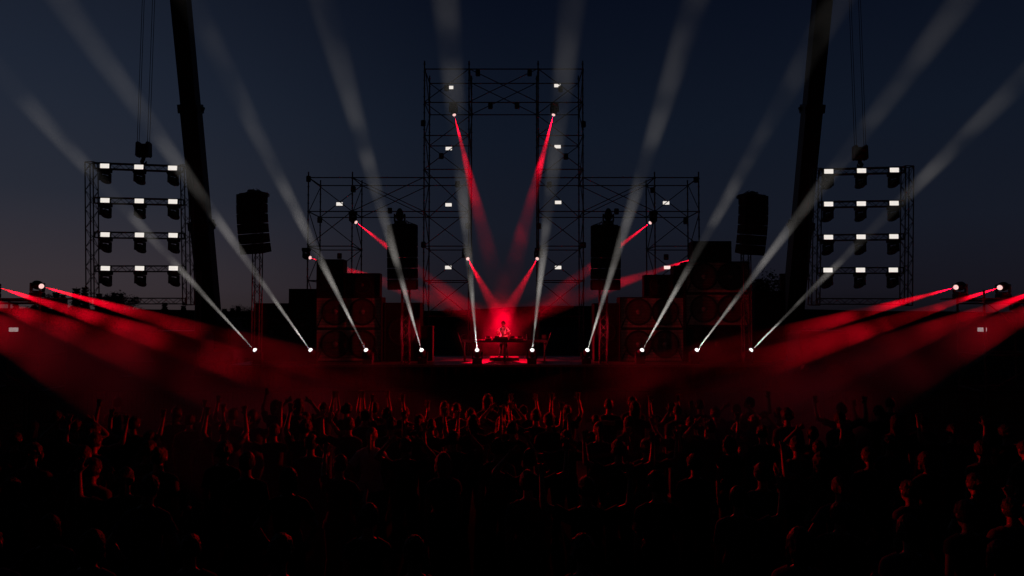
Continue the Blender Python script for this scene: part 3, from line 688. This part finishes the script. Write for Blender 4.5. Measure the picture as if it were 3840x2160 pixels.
# ------------------------------------------------------------ crowd barriers
for k in range(18):
    x = -20.2 + 2.35 * k; e = empty('crowd_barrier', (x, 20.3 + .05 * math.sin(k * 2.1), 0)); e.rotation_euler.z = .02 * math.sin(k * 5)
    tag(e, 'grey crowd barrier panel in the row before the stage', 'barrier', 'crowd barriers in one row')
    m = MB(); m.tube((-1.12, 0, 1.1), (1.12, 0, 1.1), .022); m.tube((-1.12, 0, .2), (1.12, 0, .2), .022)
    for s in (-1, 1): m.tube((s * 1.12, 0, .0), (s * 1.12, 0, 1.1), .022)
    m.build('frame', M['barrier'], e); m = MB()
    for j in range(1, 17): m.tube((-1.12 + .132 * j, 0, .2), (-1.12 + .132 * j, 0, 1.1), .008, n=5)
    m.build('bars', M['barrier'], e)
    for s in (-.8, .8): m = MB(); m.bbox((s, 0, .03), (.06, .62, .03), .005); m.tube((s, 0, .04), (s, 0, .2), .02); m.build('foot', M['barrier'], e)
# each lamp lights the smoke of its own beam only; all solid things take every lamp
for L_ in [o for o in bpy.data.objects if o.type == 'LIGHT']:
    c = bpy.data.collections.new('other_beams'); L_.light_linking.receiver_collection = c
    ontop = any(l == L_ and 'performer' in o.get('group', '') for l, o in BEAMS)
    for l, o in BEAMS:
        if l != L_ and not (ontop and 'performer' in o.get('group', '')): c.objects.link(o)
    for k in c.collection_objects: k.light_linking.link_state = 'EXCLUDE'
#@@CROWD
# ------------------------------------------------------------ people
HC = Vector((0, .03, 1.64))      # head centre of a 1.76 m figure
BON = {}
def head_fn(v):
    # narrow jaw, flatter back, brow
    v = v.copy(); z = v.z
    if z < 0: k = 1 + .33 * z; v.x *= k; v.y = v.y * (1 + .18 * z) + (.12 * -z)
    else: v.x *= 1 - .06 * z
    return v
def hand(mb, wr, d, nrm, curl, spread, side):
    """palm, four unequal fingers and a thumb; d = direction of the hand, nrm = palm normal"""
    d = Vector(d).normalized(); nrm = Vector(nrm); nrm = (nrm - d * nrm.dot(d)).normalized(); sd = d.cross(nrm) * side
    pe = wr + d * .085
    mb.capsule(wr + d * .02, pe, .030, .036, 10, fx=1.0, fy=.5, up=sd)
    for k, (off, L) in enumerate(((.030, .066), (.010, .076), (-.010, .070), (-.029, .056))):
        b = pe + sd * off + d * .005; dd = (d + sd * off * spread * 9 + nrm * curl * .3).normalized(); m = b + dd * L * .55
        d2 = (dd + nrm * curl).normalized(); e = m + d2 * L * .5
        mb.capsule(b - dd * .02, m, .0115, .0105, 8); mb.capsule(m, e, .0105, .009, 8)
    b = wr + d * .03 + sd * .026; dd = (d * .6 + sd * .75 + nrm * .3).normalized(); m = b + dd * .04; e = m + (dd + d * .5).normalized() * .035
    mb.capsule(b, m, .014, .012, 8); mb.capsule(m, e, .012, .010, 8)
def body(name, L_, R_, legs=0, face=-1, voxel=.012, nod=0, lean=0, female=0):
    """L_/R_: (elbow, wrist, handdir, palmnormal, curl) relative to the shoulders. The figure faces +Y."""
    b = MB(); bones = []
    fw = .92 if female else 1
    pel = Vector((0, 0, .95)); sp = Vector((0, -.01 + lean * .1, 1.15)); chs = Vector((0, -.02 + lean * .22, 1.32)); nk = Vector((0, -.01 + lean * .32, 1.47))
    hc = HC + Vector((0, lean * .45, -.02 * lean))
    up = (1, 0, 0)
    b.capsule(pel + Vector((0, 0, -.02)), pel + Vector((0, 0, .07)), .115, .11, 16, fx=1.36 if female else 1.3, fy=.98, up=up)
    b.capsule(pel + Vector((0, 0, .05)), sp, .11, .10, 16, fx=1.18 * fw, fy=.9, up=up)
    b.capsule(sp, chs, .105, .118, 16, fx=1.28 * fw, fy=.86, up=up)
    b.capsule(chs, chs + Vector((0, .0, .04)), .114, .075, 16, fx=1.30 * fw, fy=.84, up=up)
    sh = {}
    for s in (-1, 1):
        sh[s] = Vector((s * .172 * fw, chs.y + .01, 1.372))
        b.capsule(nk + Vector((s * .02, -.01, -.01)), sh[s] + Vector((0, 0, .004)), .046, .050, 10)
    b.capsule(nk + Vector((0, -.005, -.05)), nk + Vector((0, .012, .09)), .060 * fw, .053 * fw, 12)
    rot = Matrix.Rotation(nod, 3, 'X')
    b.ellipsoid(hc, (.078, .097, .122), 18, 14, rot, head_fn)
    b.capsule(hc + rot @ Vector((0, .03, -.085)), hc + rot @ Vector((0, .066, -.088)), .046, .030, 10)
    b.capsule(hc + rot @ Vector((0, .085, .012)), hc + rot @ Vector((0, .107, -.028)), .010, .016, 8)
    for s in (-1, 1):
        b.ellipsoid(hc + rot @ Vector((s * .079, .0, -.012)), (.011, .02, .032), 8, 8, rot @ Matrix.Rotation(s * .3, 3, 'Z'))
        b.capsule(hc + rot @ Vector((s * .018, .086, .024)), hc + rot @ Vector((s * .05, .072, .028)), .013, .012, 8)
    b.capsule(hc + rot @ Vector((-.018, .088, -.056)), hc + rot @ Vector((.018, .088, -.056)), .011, .011, 8)
    bones += [('torso', pel, sp, .15), ('torso', sp, chs, .15), ('torso', chs, nk - Vector((0, 0, .045)), .15), ('neck', nk, hc, .05), ('head', hc, hc, .1)]
    for s, A in ((-1, L_), (1, R_)):
        el = sh[s] + Vector(A[0]); wr = el + Vector(A[1])
        b.capsule(sh[s], el, .054 * fw, .040 * fw, 12); b.capsule(el, wr, .041 * fw, .027 * fw, 12)
        b.capsule(el + Vector(A[1]) * .12, el + Vector(A[1]) * .35, .043 * fw, .040 * fw, 10)
        hand(b, wr, A[2], A[3], A[4], 1.0, s * (A[5] if len(A) > 5 else 1))
        bones += [('uparm', sh[s], el, .05), ('forearm', el, wr + Vector(A[2]).normalized() * .1, .03)]
    st = [(.10, .13, 0, .03), (.12, .19, .06, -.05), (.11, .15, -.1, .12)][legs]
    for s in (-1, 1):
        hip = Vector((s * .09, 0, .9)); kn = Vector((s * st[0], .035 + s * st[2] * .5, .50)); an = Vector((s * st[1], -.03 + s * st[2], .085))
        b.capsule(hip, kn, .088, .058, 14, fy=1.05); b.capsule(kn, an, .056, .038, 12); b.capsule(kn + (an - kn) * .15 + Vector((0, -.02, 0)), kn + (an - kn) * .45 + Vector((0, -.018, 0)), .05, .042, 10)
        b.capsule(an + Vector((0, -.03, -.045)), an + Vector((s * .03, .15, -.05)), .042, .034, 10, fx=1.1, fy=.8, up=up)
        bones += [('leg', hip, kn, .09), ('leg', kn, an, .05), ('foot', an + Vector((0, -.03, -.03)), an + Vector((s * .03, .15, -.05)), .04)]
    me = b.mesh('body_raw'); o = bpy.data.objects.new('tmp', me); COL.objects.link(o)
    md = o.modifiers.new('r', 'REMESH'); md.mode = 'VOXEL'; md.voxel_size = voxel
    sm = o.modifiers.new('s', 'SMOOTH'); sm.factor = .5; sm.iterations = 3
    dg = bpy.context.evaluated_depsgraph_get(); res = bpy.data.meshes.new_from_object(o.evaluated_get(dg)); bpy.data.objects.remove(o); bpy.data.meshes.remove(me)
    res.name = 'body'; res.materials.clear(); res.materials.append(M['skin']); res.polygons.foreach_set('use_smooth', [True] * len(res.polygons))
    # classify vertices by nearest bone to cut the clothes
    cls = []
    for v in res.vertices:
        best = (9, '', 0)
        for nme, a, c, rr in bones:
            ab = c - a; t = 0 if ab.length < 1e-6 else max(0, min(1, (v.co - a).dot(ab) / ab.length_squared))
            dd = (v.co - (a + ab * t)).length - rr
            if dd < best[0]: best = (dd, nme, t)
        cls.append(best)
    def shell(sel, off, nm, hem=None):
        idx = {}; vs = []; fs = []
        for p in res.polygons:
            if all(sel(res.vertices[i].co, cls[i]) for i in p.vertices):
                f = []
                for i in p.vertices:
                    if i not in idx:
                        v = res.vertices[i]; nn = noise.noise(v.co * 9 + Vector((len(name), 0, 0))) * .5 + noise.noise(v.co * 22) * .25
                        k = off * (1 + .7 * nn)
                        if hem: k += hem(v.co, cls[i])
                        idx[i] = len(vs); vs.append(v.co + v.normal * k)
                    f.append(idx[i])
                fs.append(f)
        m = bpy.data.meshes.new(nm); m.from_pydata(vs, [], fs); m.polygons.foreach_set('use_smooth', [True] * len(fs)); return m
    sleeve = .62 if not female else .3
    shirt = shell(lambda c, k: (k[1] == 'torso' and c.z > .86 and c.z < 1.47) or (k[1] == 'uparm' and k[2] < sleeve) or (k[1] == 'leg' and c.z > .86), .013, 'shirt',
                  lambda c, k: (.012 * max(0, k[2] - .2) / .4 if k[1] == 'uparm' else .022 * max(0, (1.25 - c.z) / .4)) if not female else .004)
    tr = shell(lambda c, k: (k[1] in ('leg',) and c.z > .1) or (k[1] == 'torso' and c.z < 1.02), .012, 'trousers', lambda c, k: .006)
    shoe = shell(lambda c, k: k[1] == 'foot' or (k[1] == 'leg' and c.z <= .115), .008, 'shoes')
    return dict(body=res, shirt=shirt, trousers=tr, shoes=shoe, hc=hc, lean=lean)
def hair_mesh(kind, voxel=.014):
    b = MB(); c = HC
    cap = lambda s=1.05, dy=-.008, dz=.014: b.ellipsoid(c + Vector((0, dy, dz)), (.085 * s, .101 * s, .122 * s), 18, 12, None, lambda v: Vector((v.x, min(v.y, .62 + .6 * v.z) if v.z > -.5 else min(v.y, .1), max(v.z, -.62))))
    if kind == 'short': cap()
    elif kind == 'buzz': cap(.965)
    elif kind == 'bob':
        cap(1.06)
        for s in (-1, 1): b.capsule(c + Vector((s * .06, -.005, .03)), c + Vector((s * .072, .0, -.105)), .044, .036, 10)
        b.capsule(c + Vector((0, -.05, .03)), c + Vector((0, -.065, -.11)), .07, .055, 12, fx=1.3, fy=.8, up=(1, 0, 0))
    elif kind == 'long':
        cap(1.05)
        for s in (-1, 1): b.capsule(c + Vector((s * .05, -.01, .03)), c + Vector((s * .07, -.03, -.2)), .046, .034, 10)
        b.capsule(c + Vector((0, -.05, .02)), c + Vector((0, -.105, -.26)), .07, .05, 12, fx=1.35, fy=.62, up=(1, 0, 0)); b.capsule(c + Vector((0, -.105, -.26)), c + Vector((.01, -.115, -.38)), .05, .025, 10, fx=1.5, fy=.6, up=(1, 0, 0))
    elif kind == 'ponytail':
        cap(1.0); b.capsule(c + Vector((0, -.085, .06)), c + Vector((0, -.125, .03)), .026, .03, 10); b.capsule(c + Vector((0, -.12, .03)), c + Vector((.005, -.135, -.12)), .034, .03, 10); b.capsule(c + Vector((.005, -.135, -.12)), c + Vector((.0, -.12, -.25)), .03, .012, 10)
    elif kind == 'bun':
        cap(1.0); b.ellipsoid(c + Vector((0, -.08, .1)), (.045, .045, .042), 12, 8)
    elif kind == 'curly':
        cap(1.0)
        for k in range(46):
            a = random.uniform(0, 6.28); z = random.uniform(-.35, 1); r = math.sqrt(1 - z * z); p = Vector((r * math.cos(a) * .085, min(r * math.sin(a), .55 + .5 * z) * .105 - .01, z * .12))
            b.ellipsoid(c + p, (.028, .028, .028), 8, 6)
    elif kind == 'cap':
        cap(1.02); b.capsule(c + Vector((-.04, .09, .05)), c + Vector((.04, .09, .05)), .02, .02, 8, fx=1, fy=1.0); b.box(c + Vector((0, .13, .048)), (.13, .1, .012))
    me = b.mesh('raw'); o = bpy.data.objects.new('tmp', me); COL.objects.link(o)
    md = o.modifiers.new('r', 'REMESH'); md.mode = 'VOXEL'; md.voxel_size = voxel
    sm = o.modifiers.new('s', 'SMOOTH'); sm.factor = .5; sm.iterations = 3
    dg = bpy.context.evaluated_depsgraph_get(); res = bpy.data.meshes.new_from_object(o.evaluated_get(dg)); bpy.data.objects.remove(o); bpy.data.meshes.remove(me)
    for v in res.vertices:   # strands
        v.co += (v.co - HC).normalized() * (.004 * math.sin(math.atan2(v.co.x, v.co.y) * 26 + noise.noise(v.co * 20) * 3) + .011 * noise.noise(v.co * 38))
    res.name = 'hair'; res.materials.clear(); res.materials.append(M['hair']); res.polygons.foreach_set('use_smooth', [True] * len(res.polygons)); return res
HAIR = {k: hair_mesh(k) for k in ('short', 'buzz', 'bob', 'long', 'ponytail', 'bun', 'curly', 'cap')}
dn = ((-.04, -.02, -.28), (.0, .05, -.25), (.02, .05, -1), (1, 0, 0), .35)
dR = ((.04, -.02, -.28), (.0, .05, -.25), (-.02, .05, -1), (-1, 0, 0), .35)
def mir(A): return tuple(Vector((-v[0], v[1], v[2])) if not isinstance(v, (int, float)) else v for v in A)
upL = ((-.25, .04, .10), (-.02, .07, .25), (.05, .05, 1), (0, 1, 0), .2)          # hand up beside the head, elbow out
highL = ((-.14, .10, .22), (.03, .06, .25), (.1, .05, 1), (0, 1, 0), .1)          # arm high
headL = ((-.24, .02, .13), (.16, .02, .19), (.7, -.02, .5), (0, -1, 0), .3)       # hand on the head
hipL = ((-.16, -.05, -.23), (.11, .06, -.19), (.6, .4, -.3), (0, 1, 0), .3)       # hands at the hips
frontL = ((-.10, .10, -.25), (.02, .22, .12), (.1, .6, .6), (1, 0, 0), .3)        # forearm forward
phoneL = ((-.10, .18, .12), (-.05, .17, .21), (0, .2, 1), (0, 1, 0), .7)
wideL = ((-.285, .0, .0), (-.13, .03, .215), (-.2, 0, 1), (0, 1, 0), .25)
flatL = ((-.285, .0, .01), (-.25, .04, .03), (-1, .1, .1), (0, 1, 0), .2)
POSE = {
 'stand': (dn, dR, 0), 'hips': (hipL, mir(hipL), 1), 'bothup': (upL, mir(upL), 0), 'bothhigh': (highL, mir(highL), 2), 'leftup': (upL, dR, 1), 'lefthigh': (highL, mir(frontL), 0),
 'onhead': (headL, mir(headL), 1), 'clap': (frontL, mir(frontL), 2), 'phone': (phoneL, mir(frontL), 0), 'wide': (wideL, mir(flatL), 1), 'circle': (headL, mir(upL), 0)}
VAR = {k: body(k, v[0], v[1], v[2]) for k, v in POSE.items()}
for k in ('stand', 'bothup', 'leftup'): VAR[k + 'F'] = body(k + 'F', *POSE[k], female=1)
def person(x, y, pose, hair, shirt, label, group, mirror=1, h=1.74, rz=0, trous='trousers', light=False):
    v = VAR[pose]; s = h / 1.76
    t = bpy.data.objects.new('person', v['body']); COL.objects.link(t); t.location = (x, y, 0); t.rotation_euler.z = rz; t.scale = (s * mirror, s, s)
    tag(t, label, 'person', group)
    for nm, m in (('shirt', CL[shirt]), ('trousers', CL[trous]), ('shoes', M['black'])):
        if y < 6.2 and nm == 'shoes' : pass
        o = bpy.data.objects.new(nm, v[nm]); COL.objects.link(o); o.parent = t
        if not v[nm].materials: v[nm].materials.append(m)
        o.material_slots[0].link = 'OBJECT'; o.material_slots[0].material = m
    if hair:
        o = bpy.data.objects.new('hair' if hair != 'cap' else 'cap', HAIR[hair]); COL.objects.link(o); o.parent = t; o.location = v['hc'] - HC
        if light: o.material_slots[0].link = 'OBJECT'; o.material_slots[0].material = M['hair2']
    return t
PN = {'stand': 'arms down', 'hips': 'hands at the hips and elbows out', 'bothup': 'both hands raised beside the head', 'bothhigh': 'both arms stretched high', 'leftup': 'one hand raised', 'lefthigh': 'one arm stretched high',
      'onhead': 'both hands on the head', 'clap': 'hands held up in front', 'phone': 'holding up a phone', 'wide': 'both arms spread wide', 'circle': 'arms bent above the head'}
# (head-top px, py, pose, hair, shirt, mirror, light hair, what sets this person apart)
HERO = [
 (441, 1491, 'stand', 'short', 'black', 1, 0, 'on the edge of the red haze, farthest to the left'),
 (661, 1527, 'leftup', 'ponytail', 'black', -1, 0, 'beside two people at the left edge of the red light'),
 (711, 1552, 'stand', 'short', 'black', 1, 0, 'broad shoulders, between ponytail and bob'),
 (768, 1586, 'standF', 'bob', 'black', 1, 1, 'shiny bob catching red light, below the first stage lamp'),
 (873, 1534, 'lefthigh', 'short', 'olive', 1, 0, 'bare arm lit red along its edge, behind the bob'),
 (958, 1553, 'leftupF', 'bun', 'grey', 1, 0, 'slim, red line down one side, right of the lit bare arm'),
 (1027, 1592, 'bothup', 'short', 'black', 1, 0, 'large dark head, watch on the raised wrist'),
 (837, 1661, 'stand', 'curly', 'black', 1, 0, 'low curly head in the dark below the bob'),
 (925, 1700, 'stand', 'short', 'black', 1, 0, 'dark back below the slim person with the bun'),
 (1165, 1633, 'stand', 'short', 'grey', 1, 0, 'tall dark back left of the raised phone'),
 (1274, 1710, 'phone', 'short', 'black', 1, 0, 'filming, arm bent above the head'),
 (1392, 1606, 'hips', 'ponytail', 'white', 1, 1, 'pale T-shirt glowing red between two darker backs'),
 (1520, 1646, 'onhead', 'short', 'black', -1, 0, 'dark T-shirt, right of the pale T-shirt'),
 (1518, 1527, 'leftup', 'buzz', 'grey', -1, 0, 'thin, bare shoulder edged in red, behind the dark T-shirt'),
 (1368, 1539, 'wide', 'short', 'black', 1, 0, 'arms spread behind the pale T-shirt'),
 (1450, 1531, 'bothhigh', 'short', 'black', 1, 0, 'small, hands crossing over a bare shoulder'),
 (1615, 1572, 'bothup', 'buzz', 'grey', 1, 0, 'round head outlined red on both sides, below the fifth stage lamp'),
 (1699, 1618, 'circle', 'short', 'black', -1, 0, 'elbow bent high above a dark back'),
 (1663, 1702, 'standF', 'bob', 'grey', 1, 1, 'shiny bob edged red, nearest bob to the picture middle'),
 (1765, 1535, 'stand', 'short', 'olive', 1, 0, 'bare arms, under the fifth stage lamp'),
 (1886, 1520, 'onhead', 'buzz', 'grey', 1, 0, 'directly before the performer, elbows raised'),
 (1877, 1566, 'standF', 'long', 'grey', 1, 1, 'bright red lit long hair in the picture middle'),
 (1866, 1648, 'stand', 'short', 'olive', 1, 0, 'plain dark back right in the middle'),
 (2010, 1537, 'bothup', 'short', 'black', 1, 0, 'hand before the head, below the sixth stage lamp'),
 (2059, 1552, 'stand', 'short', 'black', 1, 0, 'tall round shouldered back behind the spread arms'),
 (2122, 1617, 'wide', 'short', 'black', 1, 0, 'very dark, one forearm up and the other stretched out'),
 (2247, 1585, 'leftup', 'ponytail', 'grey', 1, 0, 'ponytail hanging beside the outstretched arm'),
 (2283, 1497, 'stand', 'buzz', 'black', 1, 0, 'farthest back behind the ponytail'),
 (2359, 1564, 'stand', 'long', 'olive', 1, 0, 'rounded shoulders outlined in red'),
 (2320, 1655, 'bothup', 'curly', 'black', 1, 0, 'black curly head below the rounded shoulders'),
 (2425, 1648, 'leftup', 'short', 'grey', -1, 1, 'light hair, elbow crooked toward the sleeveless back'),
 (2465, 1774, 'stand', 'curly', 'black', 1, 0, 'black head low between two lit backs'),
 (2556, 1596, 'bothupF', 'bun', 'olive', 1, 0, 'straight narrow back below the eighth stage lamp'),
 (2520, 1508, 'leftup', 'short', 'black', 1, 0, 'far back, head edged red on its right'),
 (2592, 1564, 'wide', 'buzz', 'black', 1, 0, 'half hidden between the narrow back and the bent arms'),
 (2666, 1578, 'circle', 'short', 'grey', 1, 0, 'one elbow pointing at the bob beside'),
 (2683, 1528, 'leftup', 'short', 'black', 1, 0, 'seen over the person with bent arms'),
 (2738, 1637, 'standF', 'bob', 'black', 1, 0, 'dark bob right of the bent elbow'),
 (2606, 1708, 'stand', 'curly', 'black', 1, 0, 'black head below the narrow back'),
 (2763, 1519, 'onhead', 'short', 'black', 1, 0, 'elbow edged red, below the ninth stage lamp'),
 (2831, 1559, 'standF', 'bob', 'grey', 1, 1, 'bob edged by a red curve, behind the slender neck'),
 (2860, 1597, 'clap', 'bun', 'black', 1, 0, 'slender neck and bun, hands before the chest'),
 (2921, 1530, 'stand', 'cap', 'grey', 1, 0, 'alone in the red haze, shoulder lit'),
 (3158, 1512, 'bothup', 'short', 'black', 1, 0, 'at the right edge of the red haze'),
 (3297, 1523, 'leftup', 'short', 'black', 1, 0, 'in the dark just right of the raised hands'),
 (3338, 1494, 'stand', 'short', 'black', 1, 0, 'farthest back in the dark at the right'),
 (2990, 1640, 'stand', 'short', 'grey', 1, 0, 'dark back below the lone cap'),
 (3080, 1700, 'leftup', 'long', 'olive', 1, 0, 'dark long hair near the lit forearm'),
 (3260, 1680, 'hips', 'short', 'black', 1, 0, 'dark, below the person at the red haze edge'),
 (560, 1620, 'stand', 'short', 'grey', 1, 0, 'dark, left of the ponytail'),
 (1080, 1760, 'hips', 'bob', 'black', 1, 0, 'low in front, left of the filming person'),
 (2200, 1790, 'bothup', 'bun', 'black', 1, 0, 'low in front of the spread arms'),
 (1980, 1770, 'stand', 'short', 'grey', -1, 0, 'low in front, right of the middle'),
 (2770, 1830, 'leftup', 'short', 'grey', -1, 0, 'near, bare forearm edged red'),
]
HN = {'short': 'short hair', 'buzz': 'cropped head', 'bob': 'bobbed hair', 'long': 'long hair', 'ponytail': 'ponytail', 'bun': 'hair bun', 'curly': 'curly hair', 'cap': 'cap', None: 'bald head'}
placed = []
rr = random.Random(11)
for k, (px, py, pose, hair, shirt, mi, li, wh) in enumerate(HERO):
    h = rr.uniform(1.68, 1.80)
    if 'F' in pose: h -= .06
    # distance at which a figure of height h reaches that picture height
    Y = 9
    for _ in range(30):
        z = P(px, py, Y).z; Y = Y * (CZ - h) / (CZ - z)
    p = P(px, py, Y); placed.append((p.x, p.y))
    person(p.x, p.y, pose, hair, shirt, 'person with %s, %s' % (HN[hair], wh), 'people dancing in the crowd', mi, h, rr.uniform(-.15, .15) - .25 * p.x / 12, 'jeans' if k % 3 == 0 else 'trousers', bool(li))
    if pose == 'phone':
        v = VAR['phone']; s = h / 1.76; q = Vector((-.185 - .15, .36, 1.405 + .33 + .12)) * s
        ph = MB().bbox((0, 0, 0), (.15, .009, .075), .004); o = ph.build('phone', M['black']); o.location = (p.x + q.x, p.y + q.y - .0, q.z + .03); tag(o, 'dark phone held up sideways by the filming person', 'phone')
        MB().box((0, -.0052, 0), (.135, .001, .064)).build('screen', M['lensoff'], o)
poses = list(POSE) + ['standF', 'bothupF', 'leftupF', 'stand', 'stand', 'leftup', 'bothup']; poses.remove('phone')
cnt = 0; tries = 0
while cnt < 125 and tries < 9000:
    tries += 1
    y = rr.uniform(4.9, 13.7); x = rr.uniform(-.80, .80) * y + rr.uniform(-.6, .6)
    a = abs(x) / y
    if 11 < y < 12.4 and a < .42 and rr.random() < .93: continue
    if y >= 12.4 and a < .42 and rr.random() < .7: continue
    if y < 7.2 and rr.random() < .9: continue
    if y < 8.2 and a < .33 and rr.random() < .8: continue
    if a > .36 and y > 11.6: continue
    if any((x - q[0]) ** 2 + ((y - q[1]) * (.75 if y < 11 else 1)) ** 2 < (.62 if y > 5 else .8) ** 2 for q in placed): continue
    # keep the view to the lit dancers open
    if a < .45 and 5.6 < y < 10.2 and any(q[1] > y and abs(q[0] / q[1] - x / y) < .035 and q[1] < y + 2.8 for q in placed[:54]): continue
    placed.append((x, y)); cnt += 1
    if y > 11 and a < .5: lb, gr = 'small dark dancer far back in the crowd near the barriers', 'small dark dancers near the barriers'
    elif y < 11 and a < .4: lb, gr = 'black unlit figure in the nearest rows at the bottom of the picture', 'unlit people in the nearest rows'
    else: lb, gr = ('black unlit figure in the dark %s part of the crowd' % ('left' if x < 0 else 'right')), 'unlit people on the dark %s side' % ('left' if x < 0 else 'right')
    ps = rr.choice(poses)
    if (a > .42 or y < 8) and rr.random() < .75: ps = rr.choice(('stand', 'standF', 'hips'))
    person(x, y, ps, rr.choice(['short', 'short', 'buzz', 'bob', 'long', 'ponytail', 'curly', 'bun', 'short', 'cap']), rr.choice(['black', 'black', 'grey', 'blue', 'olive']), lb, gr, rr.choice((1, -1)), rr.uniform(1.6, 1.84), rr.uniform(-.3, .3) - .3 * x / 12, rr.choice(['jeans', 'trousers']))
# the performer, facing the crowd
pf = body('performer', ((-.12, .16, -.20), (.03, .20, -.13), (.1, .7, -.5), (0, 0, -1), .4), ((.16, .04, -.22), (-.13, .17, -.12), (-.6, .7, -.2), (0, 0, -1), .4), legs=1, voxel=.010, nod=-.45, lean=.45)
VAR['performer'] = pf
q = P(1888, 1250, 34.2)
t = person(q.x, 34.2, 'performer', 'curly', 'white', 'performer in a pale T-shirt, head bowed over the decks, in red light', None, -1, 1.80, math.pi - .05)
t.location.z = RZ
